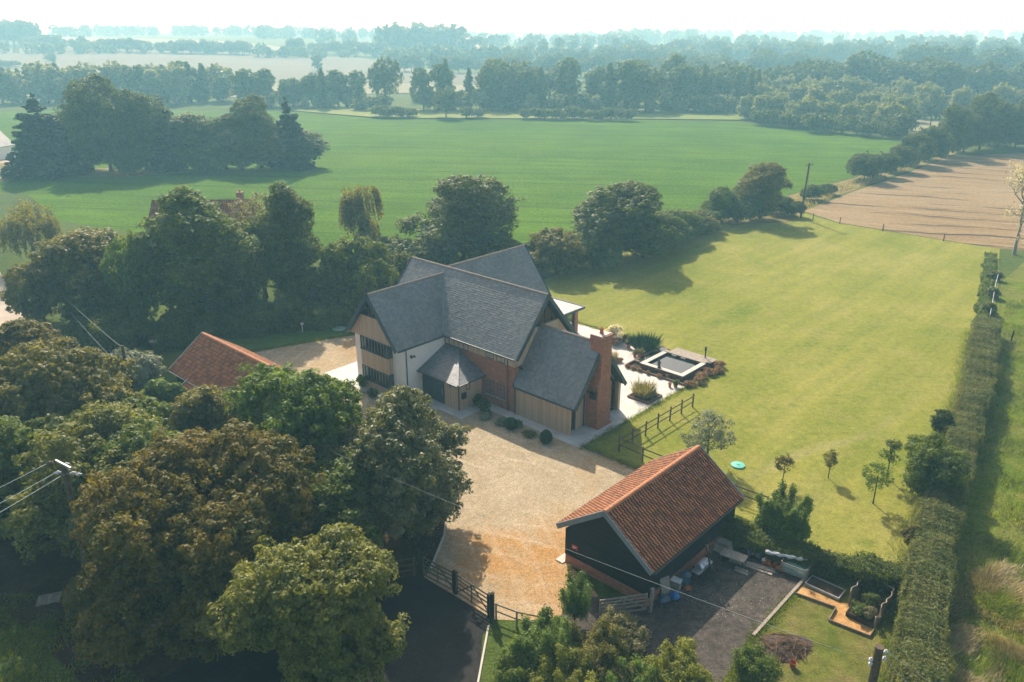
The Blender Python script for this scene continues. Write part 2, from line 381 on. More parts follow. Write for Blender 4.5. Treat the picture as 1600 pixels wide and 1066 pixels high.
def gravel_mat():
    a = NT('golden_gravel'); o = a.obj()
    f = a.noise(0.22, 7, 0.65, o, 0.3); cc = a.ramp(f, [(0.3, (0.30, 0.242, 0.15)), (0.52, (0.36, 0.296, 0.195)), (0.75, (0.425, 0.358, 0.25))])
    # loose ochre stone where it is least driven, and the turning tracks
    cc = a.mix(cc, (0.36, 0.235, 0.105), a.ramp(a.noise(0.11, 5, 0.65, o, 0.6), [(0.5, (0, 0, 0)), (0.68, (0.7,) * 3)]))
    for c_, r_ in (((3.2, 38.2, 0), 6.5), ((5.5, 42.0, 0), 4.5), ((-1.5, 41.0, 0), 3.5)):
        ln = a.n('VectorMath', _operation='DISTANCE'); a.set(ln.inputs[0], o); a.set(ln.inputs[1], c_)
        d = a.math('ADD', a.math('DIVIDE', ln.outputs['Value'], r_), a.math('MULTIPLY', a.math('SUBTRACT', a.noise(0.6, 5, 0.7, o), 0.5), 1.6))
        cc = a.mix(cc, (0.37, 0.20, 0.06), a.ramp(d, [(0.3, (0.65,) * 3), (1.0, (0, 0, 0))]))
    for c_, w_ in (((9.0, 66.0, 0), 0.28), ((-22.0, 36.0, 0), 0.22)):
        ln = a.n('VectorMath', _operation='DISTANCE'); a.set(ln.inputs[0], o); a.set(ln.inputs[1], c_)
        d = a.math('ADD', ln.outputs['Value'], a.math('MULTIPLY', a.noise(0.15, 2, 0.5, o), 2.5))
        b = a.ramp(a.math('SINE', a.math('MULTIPLY', d, 2 * math.pi / 1.75)), [(0.72, (0, 0, 0)), (1.0, (1, 1, 1))])
        k = a.math('MULTIPLY', b, a.ramp(a.noise(0.09, 3, 0.6, o), [(0.42, (0, 0, 0)), (0.62, (w_ * 1.6,) * 3)])); cc = a.mix(cc, (0.50, 0.40, 0.28), k)
    fn = a.noise(14, 2, 0.8, o); vo = a.n('TexVoronoi', Vector=o, Scale=16.0)
    cc = a.mix(cc, a.ramp(vo.outputs['Color'], [(0.0, (0.62,) * 3), (0.5, (1.0,) * 3), (1.0, (1.35,) * 3)]), 1.0, 'MULTIPLY')
    cc = a.mix(cc, a.ramp(a.noise(2.5, 5, 0.8, o), [(0.3, (0.82,) * 3), (0.7, (1.18,) * 3)]), 1.0, 'MULTIPLY')
    a.bump(a.math('ADD', fn, a.math('MULTIPLY', a.noise(1.2, 4, 0.7, o), 1.5)), 0.8, 0.04); return a.fin(cc, 0.95, 0.04)
M['gravel'] = gravel_mat()
M['darkgravel'] = ground_mat('grey_gravel', [(0.3, (0.055, 0.048, 0.042)), (0.6, (0.09, 0.078, 0.066)), (0.8, (0.15, 0.13, 0.10))], 0.4, (14, 0.75), bump=(0.8, 0.04), midscale=5)  # grey gravel, its colour lowered further to paint in the yard's shade
M['tarmac'] = ground_mat('tarmac', [(0.3, (0.022, 0.021, 0.021)), (0.7, (0.042, 0.039, 0.036))], 0.3, (25, 0.35), bump=(0.4, 0.01))
M['track'] = ground_mat('pale_track', [(0.3, (0.36, 0.31, 0.25)), (0.7, (0.48, 0.42, 0.34))], 0.3, (8, 0.2), bump=(0.4, 0.03))
M['bare'] = ground_mat('bare_earth', [(0.3, (0.035, 0.022, 0.014)), (0.6, (0.075, 0.048, 0.03)), (0.8, (0.11, 0.08, 0.045))], 0.4, (7, 0.5), bump=(1.0, 0.1))
M['bark_path'] = ground_mat('sandy_path', [(0.3, (0.36, 0.19, 0.07)), (0.6, (0.50, 0.30, 0.12)), (0.8, (0.58, 0.39, 0.18))], 1.2, (18, 0.4), bump=(0.8, 0.04))

def paving_mat():
    a = NT('stone_paving'); o = a.mapping(a.obj(), (1, 1, 1), (0, 0, -HA))
    br = a.n('TexBrick', Vector=o, Color1=(0.47, 0.45, 0.41), Color2=(0.57, 0.55, 0.5), Mortar=(0.36, 0.34, 0.3), Scale=1.0)
    for k, v in (('Mortar Size', 0.008), ('Brick Width', 0.9), ('Row Height', 0.6)): br.inputs[k].default_value = v
    n = a.noise(0.6, 6, 0.65, a.obj())
    return a.fin(a.mix(br.outputs[0], (0.38, 0.36, 0.31), a.ramp(n, [(0.5, (0, 0, 0)), (0.75, (0.6,) * 3)])), 0.75, 0.25)
M['paving'] = paving_mat()

def crop_mat():
    a = NT('beet_leaves'); o = a.obj()
    v = a.mapping(o, (1, 1, 1), (0, 0, math.radians(8)))
    f = a.noise(0.02, 6, 0.6, o, 0.5); fn = a.noise(1.6, 4, 0.75, o); f3 = a.noise(0.25, 5, 0.65, a.mapping(v, (0.12, 1, 1)))
    cc = a.ramp(f, [(0.3, (0.054, 0.124, 0.002)), (0.7, (0.084, 0.162, 0.004))])
    cc = a.mix(cc, a.ramp(fn, [(0.3, (0.45,) * 3), (0.7, (1.5,) * 3)]), 1.0, 'MULTIPLY')
    cc = a.mix(cc, a.ramp(f3, [(0.35, (0.8,) * 3), (0.7, (1.2,) * 3)]), 1.0, 'MULTIPLY')
    sp = a.n('SeparateXYZ', Vector=v); tl = a.math('FRACT', a.math('DIVIDE', a.math('ADD', sp.outputs[1], a.math('MULTIPLY', a.noise(0.02, 2, 0.5, o), 4.0)), 12.0))
    tl = a.math('MULTIPLY', a.math('LESS_THAN', tl, 0.05), a.ramp(a.noise(0.12, 3, 0.6, o), [(0.4, (0.15,) * 3), (0.62, (0.85,) * 3)]))
    cc = a.mix(cc, a.ramp(a.noise(0.06, 7, 0.7, o, 0.8), [(0.3, (0.78, 0.82, 0.8)), (0.7, (1.2, 1.15, 1.2))]), 1.0, 'MULTIPLY')
    cc = a.mix(cc, (0.030, 0.060, 0.012), tl)
    wv = a.n('TexWave', _wave_type='BANDS', _bands_direction='Y', Scale=0.55); a.set(wv.inputs['Vector'], v)
    a.bump(a.math('ADD', fn, a.math('MULTIPLY', wv.outputs[1], 0.4)), 0.9, 0.25)
    return a.fin(cc, 0.95, 0.03)
M['crop'] = crop_mat()

def stubble_mat():
    a = NT('stubble_rows'); o = a.obj()
    v = a.mapping(o, (1, 1, 1), (0, 0, math.radians(24)))
    sep = a.n('SeparateXYZ', Vector=v)
    warp = a.math('MULTIPLY', a.noise(0.03, 4, 0.6, o), 11.0)
    row = a.math('ADD', sep.outputs[1], warp)
    wv = a.math('SINE', a.math('MULTIPLY', row, 2 * math.pi / 6.5))
    f = a.noise(0.5, 7, 0.72, a.mapping(v, (0.10, 1, 1))); fb = a.noise(0.03, 4, 0.6, o)
    cc = a.ramp(f, [(0.3, (0.165, 0.113, 0.056)), (0.52, (0.245, 0.176, 0.092)), (0.75, (0.33, 0.252, 0.15))])
    cc = a.mix(cc, (0.31, 0.245, 0.15), a.ramp(fb, [(0.45, (0, 0, 0)), (0.7, (0.6,) * 3)]))
    fur = a.math('MULTIPLY', a.ramp(wv, [(0.7, (0, 0, 0)), (0.97, (1, 1, 1))]), a.ramp(a.noise(0.1, 5, 0.65, a.mapping(v, (0.35, 1, 1))), [(0.46, (0, 0, 0)), (0.58, (1, 1, 1))]))
    cc = a.mix(cc, (0.10, 0.075, 0.055), fur)
    cc = a.mix(cc, a.ramp(a.noise(1.5, 4, 0.75, o), [(0.3, (0.75,) * 3), (0.7, (1.25,) * 3)]), 1.0, 'MULTIPLY')
    a.bump(a.math('ADD', a.math('MULTIPLY', fur, -1.2), a.noise(1.2, 5, 0.75, o)), 0.9, 0.25)
    return a.fin(cc, 0.95, 0.04)
M['stubble'] = stubble_mat()

LM = {}
LM['sycamore'] = leaf_mat('leaf_autumn_brown', (0.046, 0.064, 0.012), (0.080, 0.092, 0.016), (0.155, 0.112, 0.024), 0.40, patch=0.45, pscale=0.35)
LM['bright'] = leaf_mat('leaf_yellow_green', (0.060, 0.082, 0.013), (0.108, 0.132, 0.022), (0.185, 0.190, 0.045), 0.38, spec=0.35)
LM['green'] = leaf_mat('leaf_mid_green', (0.038, 0.070, 0.012), (0.072, 0.112, 0.018), (0.125, 0.165, 0.03), 0.40)
LM['fresh'] = leaf_mat('leaf_fresh_green', (0.045, 0.085, 0.014), (0.085, 0.14, 0.024), (0.14, 0.20, 0.04), 0.42)
LM['whitebeam'] = leaf_mat('leaf_glossy_pale', (0.034, 0.056, 0.012), (0.066, 0.088, 0.022), (0.20, 0.20, 0.10), 0.3, rough=0.45, spec=0.4)
LM['olive'] = leaf_mat('leaf_olive', (0.054, 0.066, 0.013), (0.098, 0.108, 0.022), (0.165, 0.152, 0.040), 0.40)
LM['dark'] = leaf_mat('leaf_dark_green', (0.030, 0.055, 0.011), (0.058, 0.088, 0.015), (0.105, 0.130, 0.026), 0.38)
LM['conifer'] = leaf_mat('needles_dark', (0.010, 0.026, 0.014), (0.018, 0.038, 0.018), (0.030, 0.05, 0.02), 0.12)
LM['silver'] = leaf_mat('leaf_silver_willow', (0.10, 0.135, 0.06), (0.165, 0.195, 0.095), (0.25, 0.27, 0.15), 0.36)
LM['grey'] = leaf_mat('leaf_grey_green', (0.07, 0.095, 0.06), (0.13, 0.16, 0.11), (0.26, 0.28, 0.21), 0.3)
LM['hedge'] = leaf_mat('leaf_hedge', (0.042, 0.074, 0.014), (0.082, 0.116, 0.025), (0.145, 0.142, 0.048), 0.33)
LM['willow'] = leaf_mat('leaf_weeping', (0.07, 0.085, 0.018), (0.11, 0.12, 0.03), (0.17, 0.16, 0.05), 0.4)
LM['topiary'] = leaf_mat('leaf_box', (0.008, 0.028, 0.012), (0.014, 0.042, 0.016), (0.024, 0.06, 0.02), 0.12)
LM['sparse'] = leaf_mat('leaf_dry_pale', (0.24, 0.20, 0.15), (0.34, 0.30, 0.24), (0.46, 0.43, 0.37), 0.25)
LM['blossom'] = leaf_mat('white_flowers', (0.45, 0.42, 0.33), (0.65, 0.62, 0.52), (0.78, 0.75, 0.66), 0.3)
LM['lime'] = leaf_mat('leaf_lime', (0.075, 0.105, 0.014), (0.135, 0.165, 0.022), (0.23, 0.235, 0.045), 0.42)
LM['sedum'] = leaf_mat('rust_flowerheads', (0.13, 0.07, 0.035), (0.22, 0.125, 0.06), (0.30, 0.20, 0.10), 0.25)
LM['herb'] = leaf_mat('leaf_herbaceous', (0.075, 0.095, 0.03), (0.125, 0.135, 0.05), (0.21, 0.18, 0.11), 0.35)
LM['straw'] = leaf_mat('dry_grass_blades', (0.15, 0.13, 0.06), (0.24, 0.20, 0.10), (0.34, 0.29, 0.17), 0.2)
LM['blade'] = leaf_mat('green_grass_blades', (0.05, 0.10, 0.012), (0.10, 0.16, 0.02), (0.17, 0.20, 0.04), 0.42)

# ------------------------------------------------------------------ ground sheets
def ring_area(P): return sum(P[i].x * P[(i + 1) % len(P)].y - P[(i + 1) % len(P)].x * P[i].y for i in range(len(P)))

def patch(name, pts, mat, lift, step=None, kind='structure', label=None):
    """a ground sheet with the given outline, draped on the terrain"""
    P = [Vector((p[0], p[1], 0)) for p in pts]
    if ring_area(P) < 0: P.reverse()
    bm = bmesh.new(); f = bm.faces.new([bm.verts.new(p) for p in P]); f.normal_update()
    if step:
        xs = [p.x for p in P]; ys = [p.y for p in P]
        for ax, lo, hi in ((Vector((1, 0, 0)), min(xs), max(xs)), (Vector((0, 1, 0)), min(ys), max(ys))):
            v = math.ceil(lo / step) * step
            while v < hi:
                bmesh.ops.bisect_plane(bm, geom=bm.faces[:] + bm.edges[:] + bm.verts[:], dist=1e-4, plane_co=ax * v, plane_no=ax); v += step
    for v in bm.verts: v.co.z = (terrain(v.co.x, v.co.y) if step else 0.0) + lift
    bm.normal_update()
    bmesh.ops.triangulate(bm, faces=bm.faces[:])
    for f in bm.faces:
        f.normal_update()
        if f.normal.z < 0: f.normal_flip()
    me = bpy.data.meshes.new(name); bm.to_mesh(me); bm.free(); me.materials.append(mat)
    o = bpy.data.objects.new(name, me); col.objects.link(o); tag(o, label, None, None, kind); return o

def smooth_pts(pts, n=6, closed=True):
    """rounded outline through the points"""
    P = [Vector((p[0], p[1], 0)) for p in pts]; N = len(P); out = []
    for i in range(N if closed else N - 1):
        p0, p1, p2, p3 = (P[(i - 1) % N], P[i], P[(i + 1) % N], P[(i + 2) % N]) if closed else (P[max(i - 1, 0)], P[i], P[i + 1], P[min(i + 2, N - 1)])
        for k in range(n):
            t = k / n
            out.append(0.5 * (2 * p1 + (p2 - p0) * t + (2 * p0 - 5 * p1 + 4 * p2 - p3) * t * t + (3 * p1 - p0 - 3 * p2 + p3) * t ** 3))
    if not closed: out.append(P[-1])
    return out

def build_ground():
    xs = np.concatenate([np.linspace(-2600, -500, 22), np.linspace(-450, 450, 37), np.linspace(500, 2600, 22)])
    ys = np.concatenate([np.linspace(-40, 360, 5), np.linspace(400, 1500, 45), np.linspace(1600, 4300, 10)])
    V = np.array([(x, y, terrain(x, y)) for y in ys for x in xs]); nx = len(xs)
    F = np.array([(j * nx + i, j * nx + i + 1, (j + 1) * nx + i + 1, (j + 1) * nx + i) for j in range(len(ys) - 1) for i in range(nx - 1)])
    tag(rawmesh('ground', V, F, M['grass'], smooth=True), None, None, None, 'structure')
    px = lambda L: [gnd(*p) for p in L]
    # fields
    patch('crop_field', px([(-60, 178), (130, 172), (455, 175), (600, 187), (1000, 188), (1140, 191), (1250, 201), (1335, 210), (1408, 222), (1335, 276), (1245, 300), (1105, 338), (1000, 352), (880, 385), (640, 420), (560, 395), (380, 372), (200, 362), (90, 345), (45, 305), (-60, 292)]), M['crop'], 0.02, 40)
    patch('field_margin', px([(1105, 341), (1250, 301), (1340, 277), (1412, 243), (1500, 210), (1540, 222), (1480, 245), (1330, 299), (1262, 322), (1240, 347), (1140, 352)]), M['straw'], 0.024, 40)
    patch('stubble_field', px([(1255, 330), (1335, 299), (1420, 270), (1482, 245), (1620, 238), (1900, 235), (1900, 470), (1620, 392), (1560, 389), (1480, 376), (1310, 348)]), M['stubble'], 0.02, 40)
    patch('lawn', px([(862, 432), (1000, 375), (1110, 346), (1250, 331), (1310, 349), (1480, 377), (1562, 389), (1560, 440), (1545, 540), (1480, 760), (1440, 880), (1425, 905), (1290, 865), (1140, 800), (1100, 800)]) + [W(18.9, 4.0), W(10.4, 4.0), W(-7, 5), W(-18, 24)], M['lawn'], 0.008)
    patch('front_lawn', [W(-40, -8), W(-26.2, -2), W(-22.2, 8.0), W(-14, 15), W(-22, 17), W(-26, 8), W(-42, 0)], M['deep_green_lawn'], 0.008)
    patch('meadow', px([(1566, 440), (1620, 392), (1950, 480), (1950, 1066), (1700, 1300), (1380, 1300), (1400, 1066), (1470, 850), (1540, 560)]), M['meadow'], 0.008)
    patch('garden_lawn', [W(29.9, 0.6), W(33.5, 4.2), W(36.5, -3), W(38, -9), W(28, -14), W(29.8, -6)], M['garden_grass'], 0.009)
    patch('verge', px([(745, 1000), (760, 950), (900, 940), (1100, 990), (1150, 1066), (1150, 1300), (640, 1300), (752, 1066)]), M['grass'], 0.008)
    patch('bare_earth', smooth_pts(px([(-60, 800), (60, 820), (180, 950), (420, 1120), (300, 1250), (120, 1060), (-60, 880)])), M['bare'], 0.008)
    patch('woodland_floor', smooth_pts(px([(60, 760), (250, 700), (420, 640), (560, 620), (690, 700), (690, 850), (600, 960), (560, 1200), (300, 1200), (100, 960)])), M['bare'], 0.004)
    # drive, yard, road
    e = [W(-25.7, -2.2), W(-21.9, 8.1), W(-12, 9), W(-5, 4.9), W(19.0, 4.82), W(19.0, -7.2), W(21.8, -8.2), W(22.6, -9.4), W(20.2, -12.6), W(18.8, -13.75), W(13.0, -13.95)]
    kerb = [at(672, 893), at(680, 872), at(694, 838), at(697, 810)]
    patch('gravel_drive', e + kerb + [at(690, 740), at(600, 700), at(450, 640), at(330, 600)], M['gravel'], 0.012)
    patch('gravel_yard', [W(20.4, -9.3), W(22.6, -8.0), W(24.5, -7.3), W(24.5, 2.6), W(27.5, 2.4), W(29.85, 1.1), W(29.85, -5.2), W(30.3, -9.5), W(33, -15), W(27, -15), W(21.4, -11)], M['darkgravel'], 0.016)
    patch('tarmac_road', [W(13.0, -13.9), W(18.75, -13.7), W(19.3, -15.0), W(21.5, -17.5), W(24, -22), W(26, -34), W(10, -34), W(9.5, -22), W(11.2, -16.9)], M['tarmac'], 0.016)
    patch('path', [W(-16, -0.4), W(-5.6, -0.35), W(-2.5, -0.35), W(-2.5, 1.75), W(0.25, 1.75), W(0.25, 4.5), W(10.5, 4.5), W(10.5, 20.1), W(3.9, 20.1), W(3.9, 26.4), W(-13, 26.4), W(-13, 12), W(-16, 5)], M['paving'], 0.020)
    patch('farm_track', px([(-30, 395), (0, 425), (22, 470), (40, 500), (30, 530), (-30, 530)]), M['track'], 0.012)
    patch('far_lane', px([(-30, 246), (22, 246), (70, 251), (60, 256), (-30, 254)]), M['track'], 0.03)
    patch('pale_grass', px([(-60, 240), (12, 240), (60, 262), (130, 262), (250, 266), (300, 268), (200, 277), (60, 277), (-60, 293)]), M['straw'], 0.024, 40)
    # far fields
    FF = [('stubble_field', [(-80, 80), (60, 76), (400, 85), (560, 91), (640, 105), (750, 117), (770, 134), (560, 128), (345, 130), (0, 108), (-80, 108)], 'farplough'),
          ('stubble_field', [(-80, 108.5), (0, 108.5), (345, 130.5), (560, 128.5), (770, 134.5), (770, 143), (300, 155), (-80, 150)], 'farfield'),
          ('stubble_field', [(40, 57), (200, 60), (370, 66), (465, 77), (440, 82), (120, 76), (40, 72)], 'farfield'),
          ('pasture', [(455, 166), (600, 172), (1180, 172), (1180, 189), (1000, 187), (600, 186), (455, 174)], 'fargreen'),
          ('stubble_field', [(1205, 95), (1330, 100), (1330, 116), (1205, 108)], 'farfield'),
          ('pasture', [(1290, 118), (1345, 118), (1345, 152), (1290, 152)], 'fargreen'),
          ('pasture', [(1050, 69), (1260, 71), (1260, 80), (1050, 76)], 'fargreen'),
          ('pasture', [(1480, 125), (1520, 125), (1520, 150), (1480, 150)], 'fargreen'),
          ('stubble_field', [(1420, 185), (1500, 190), (1480, 212), (1415, 205)], 'farfield'),
          ('stubble_field', [(900, 68), (1040, 70), (1040, 76), (900, 74)], 'farfield')]
    for n, L, m in FF: patch(n, px(L), M[m], 0.35, 50)
build_ground()

# ------------------------------------------------------------------ buildings
X, Y, Z = Vector((1, 0, 0)), Vector((0, 1, 0)), Vector((0, 0, 1))

def window(parent, o, u, n, wd, ht, cols=1, rows=1, mat='dark_joinery', fr=0.07, depth=0.10, name='window', glass='glass', up=Z, out=0.03):
    """frame with glazing bars, pane as a child. o: lower left corner on the wall face, u: level, n: outwards"""
    o = Vector(o); m = MB(); c = n * (out - depth / 2)
    def seg(a0, a1, b0, b1, dn=0.0): m.obox(o + u * ((a0 + a1) / 2) + up * ((b0 + b1) / 2) + c + n * dn, u, up, n, abs(a1 - a0) / 2, abs(b1 - b0) / 2, depth / 2)
    seg(0, fr, 0, ht); seg(wd - fr, wd, 0, ht); seg(fr, wd - fr, 0, fr); seg(fr, wd - fr, ht - fr, ht)
    for i in range(1, cols): x = wd * i / cols; seg(x - fr * .4, x + fr * .4, fr, ht - fr, -0.003)
    for j in range(1, rows): y = ht * j / rows; seg(fr, wd - fr, y - fr * .35, y + fr * .35, -0.006)
    f = m.build(name, M[mat], parent)
    g = MB(); g.obox(o + u * (wd / 2) + up * (ht / 2) + n * (out - depth * 0.5), u, up, n, wd / 2 - fr * .6, ht / 2 - fr * .6, 0.008)
    g.build('pane', M[glass], f)
    return f

def roof_slab(name, eave0, eave1, ridge0, ridge1, mat, parent, th=0.16, thm=1):
    """sloping slab from eave edge to ridge, thickness downwards"""
    m = MB(); n = (Vector(eave1) - Vector(eave0)).cross(Vector(ridge0) - Vector(eave0)).normalized()
    if n.z < 0: n = -n
    m.prism([eave0, eave1, ridge1, ridge0], n * -th)
    o = m.build(name, [mat, M['trim']], parent)
    for p in o.data.polygons:
        if p.normal.dot(n) < 0.9: p.material_index = 1
    if mat is M['slate']: slate_courses(eave0, eave1, ridge0, n, o)
    return o

def slate_courses(e0, e1, r0, n, parent, row=0.205):
    """overlapping courses, each lifted at its lower edge"""
    e0, e1, r0 = Vector(e0), Vector(e1), Vector(r0); S = (r0 - e0).length; us = (r0 - e0) / S; ux = (e1 - e0).normalized(); L = (e1 - e0).length
    nr = max(1, round(S / row)); m = MB(); r_ = random.Random(int(L * 97))
    nc = max(1, round(L / 0.25))
    for j in range(nr):
        s0, s1 = j * S / nr, min(S, (j + 1) * S / nr + 0.03); off = 0.5 * (j % 2)
        xs = [0.0] + [min(L, (i + off) * L / nc) for i in range(1 - int(off * 2) , nc)] + [L]
        for i in range(len(xs) - 1):
            if xs[i + 1] - xs[i] < 0.02: continue
            l = 0.020 + r_.uniform(0, 0.012); g = 0.004
            a0, a1 = e0 + ux * (xs[i] + g) + us * s0, e0 + ux * (xs[i + 1] - g) + us * s0
            b0, b1 = e0 + ux * (xs[i] + g) + us * s1, e0 + ux * (xs[i + 1] - g) + us * s1
            m.poly([a0 + n * l, a1 + n * l, b1 + n * 0.006, b0 + n * 0.006]); m.poly([a0, a1, a1 + n * l, a0 + n * l])
    return m.build('slates', M['slate_course'], parent, recalc=False, uv=False)

def barge(m, foot, apex, n, w_=0.28, th=0.07, off=0.06):
    """board under the verge, in a plane facing n"""
    foot, apex = Vector(foot) + n * off, Vector(apex) + n * off
    d = (apex - foot).normalized(); dn = d.cross(n)
    if dn.z > 0: dn = -dn
    up = -dn * 0.05
    m.prism([foot + up, apex + up, apex + dn * w_, foot + dn * w_], n * th)

def gable_roof(parent, axis, c, e_half, z_e, z_r, a0, a1, mat, trim='trim', bargew=0.28, ridge='ridge', names=True, ends=(1, 1)):
    """pitched roof along local x ('s') or y ('t'); c: ridge offset, a0..a1 its length"""
    P = (lambda a, b, z: Vector((a, b, z))) if axis == 's' else (lambda a, b, z: Vector((b, a, z)))
    out = []
    for sg in (-1, 1):
        out.append(roof_slab('roof', P(a0, c + sg * e_half, z_e), P(a1, c + sg * e_half, z_e), P(a0, c, z_r), P(a1, c, z_r), mat, parent))
    m = MB(); k = int((a1 - a0) / 0.45)
    for i in range(k):
        x0, x1 = a0 + (a1 - a0) * i / k, a0 + (a1 - a0) * (i + 1) / k - 0.012
        m.prism([P(x0, c - 0.14, z_r - 0.11), P(x0, c - 0.09, z_r + 0.03), P(x0, c, z_r + 0.085), P(x0, c + 0.09, z_r + 0.03), P(x0, c + 0.14, z_r - 0.11)], P(x1 - x0, 0, 0))
    m.build('ridge_tiles', M[ridge], out[0])
    ax = P(1, 0, 0)
    for i, (aa, nn) in enumerate(((a0, -ax), (a1, ax))):
        if not ends[i]: continue
        for sg in (-1, 1): m = MB(); barge(m, P(aa, c + sg * (e_half + 0.03), z_e - 0.02), P(aa, c, z_r), nn, bargew); m.build('bargeboard', M[trim], parent)
    return out

def gutter(parent, p, q, name='gutter', mat='trim'):
    m = MB(); m.bar(p, q, 0.13, 0.10); return m.build(name, M[mat], parent)

def pentagon(ax, lo, hi, zb, ze, zr, a):
    mid = (lo + hi) / 2
    L = [(lo, zb), (hi, zb), (hi, ze), (mid, zr), (lo, ze)]
    return [Vector((a, b, z)) if ax == 's' else Vector((b, a, z)) for b, z in L]

def build_house():
    H = empty('country_house', HO, 'large slate roofed house of brick, timber and white render on the gravel', 'house', HA)
    S = M['slate']
    # --- walls
    m = MB(); m.prism(pentagon('t', -12.55, -5.65, 0, 4.72, 8.6, 0.96), Vector((0, 7.5, 0))); m.build('render_wall', M['render'], H)
    m = MB(); m.prism(pentagon('s', 5.55, 13.0, 0, 4.72, 9.0, -13.6), Vector((16.3, 0, 0))); m.build('brick_wall', M['brick'], H)
    m = MB(); m.prism(pentagon('t', -12.5, -5.75, 0, 4.72, 8.9, 10.5), Vector((0, 9.1, 0))); m.build('rear_wall', M['brick'], H)
    # timber above the brick: front strip and the big gable
    m = MB(); m.box(-5.63, 2.75, 5.50, 5.60, 4.20, 4.78); m.build('timber_cladding', M['larch'], H)
    m = MB()
    m.prism([Vector((2.70, 5.50, 4.15)), Vector((2.70, 13.0, 4.15)), Vector((2.70, 13.0, 4.74)), Vector((2.70, 11.05, 7.02)), Vector((2.70, 7.5, 7.02)), Vector((2.70, 5.50, 4.74))], Vector((0.055, 0, 0)))
    m.build('timber_cladding', M['larch'], H)
    # --- roofs
    gable_roof(H, 's', 9.3, 3.95, 5.0, 9.65, -14.0, 3.05, S, ends=(1, 1))
    gable_roof(H, 't', -9.2, 3.58, 4.87, 9.15, 0.1, 8.95, S, ends=(1, 0))
    gable_roof(H, 't', -9.2, 3.6, 5.0, 9.65, 9.45, 20.0, S, ends=(0, 1))
    m = MB()  # valley lead where the wing meets the main roof
    m.bar(Vector((-5.62, 5.35, 5.06)), Vector((-9.15, 8.9, 9.2)), 0.22, 0.05, up=(0.3, -0.6, 0.7)); m.build('valley_flashing', M['lead'], H)
    m = MB(); m.tube([(-9.2, 0.06, 9.05), (-9.2, 0.06, 9.75)], [0.07, 0.02]); m.build('finial', M['trim'], H)
    gutter(H, (-5.55, 0.15, 4.80), (-5.55, 5.3, 4.80)); gutter(H, (-5.5, 5.27, 4.93), (3.0, 5.27, 4.93))
    m = MB(); m.tube([(-5.58, 1.05, 4.75), (-5.58, 1.05, 0.02)], 0.045); m.build('drainpipe', M['trim'], H)
    m = MB(); m.tube([(2.05, 5.44, 4.85), (2.05, 5.44, 0.02)], 0.045); m.build('drainpipe', M['trim'], H)
    m = MB(); m.tube([(2.95, 5.38, 2.4), (2.95, 5.38, 0.02)], 0.045); m.build('drainpipe', M['trim'], H)
    # --- wing gable: boarded gable, bay with two bands of windows
    m = MB()
    m.prism([Vector((-12.62, 0.50, 4.86)), Vector((-5.78, 0.50, 4.86)), Vector((-7.55, 0.50, 6.90)), Vector((-10.85, 0.50, 6.90))], Vector((0, 0.5, 0)))
    m.build('gable_boarding', M['larch'], H)
    m = MB(); m.prism([Vector((-10.8, 0.62, 6.9)), Vector((-7.6, 0.62, 6.9)), Vector((-9.2, 0.62, 8.85))], Vector((0, 0.3, 0))); m.build('gable_window', M['glass'], H)
    f = MB()
    f.bar((-10.85, 0.56, 6.95), (-7.55, 0.56, 6.95), 0.12, 0.12)
    for s in (-9.75, -9.2, -8.65): f.bar((s, 0.57, 6.95), (s, 0.57, 8.85 - abs(s + 9.2) * 1.2), 0.07, 0.07)
    f.bar((-10.1, 0.575, 7.7), (-8.3, 0.575, 7.7), 0.06, 0.06)
    f.build('gable_window_frame', M['trim'], H)
    b0, b1, bt = -11.1, -7.35, 0.46
    for z0, z1 in ((0.0, 0.75), (2.10, 3.62)):
        m = MB(); m.box(b0, b1, bt, 1.0, z0, z1); m.build('bay_boarding', M['larch'], H)
        m = MB(); m.box(b0 - 0.05, b1 + 0.05, bt - 0.06, 1.0, z1, z1 + 0.07); m.build('window_sill', M['trim'], H)
    for z0, z1 in ((0.82, 2.10), (3.69, 4.86)):
        window(H, (b0, bt, z0), X, -Y, b1 - b0, z1 - z0, 9, 1, 'trim', 0.065, 0.10, glass='clear')
        window(H, (b1, bt + 0.06, z0), Y, X, 0.44, z1 - z0, 1, 1, 'trim', 0.07, 0.08)
        m = MB(); m.box(b0 + 0.1, b1 - 0.1, 0.90, 0.955, z0, z1); m.build('room_shade_panel', M['iron'], H)  # black panel behind the panes stands in for the unlit room
        for x in ((.1, .34), (.52, .68), (.95, 1.08), (1.36, 1.5), (1.78, 1.9), (2.2, 2.34), (2.62, 2.78), (3.02, 3.2), (3.4, 3.62)): m = MB(); m.box(b0 + x[0], b0 + x[1], .58, .60, z0 + .05, z1 - .05); m.build('white_strip', M['white'], H)  # white upright strips spaced behind the bay panes
    # --- brick front: two casements, boarded eaves band with two small windows and a strip window
    for s in (-0.53, 0.71):
        m = MB(); m.box(s - 0.05, s + 0.98, 5.47, 5.58, 0.80, 0.875); m.build('window_sill', M['stone'], H)
        window(H, (s, 5.55, 0.88), X, -Y, 0.93, 1.32, 2, 3, 'grey_joinery', 0.09)
    for s, wd in ((-0.50, 0.95), (0.78, 0.95)): window(H, (s, 5.50, 4.22), X, -Y, wd, 0.54, 2, 1, 'grey_joinery', 0.07)
    window(H, (-5.58, 5.50, 4.12), X, -Y, 3.0, 0.64, 5, 1, 'trim', 0.07)
    # --- big gable glazing
    m = MB(); A = [Vector((2.70, 7.55, 7.05)), Vector((2.70, 11.05, 7.05)), Vector((2.70, 9.3, 9.1))]; m.prism(A, Vector((0.03, 0, 0))); gw = m.build('gable_window', M['clear'], H)
    m = MB(); m.bar((2.75, 7.45, 7.06), (2.75, 11.15, 7.06), 0.10, 0.12)
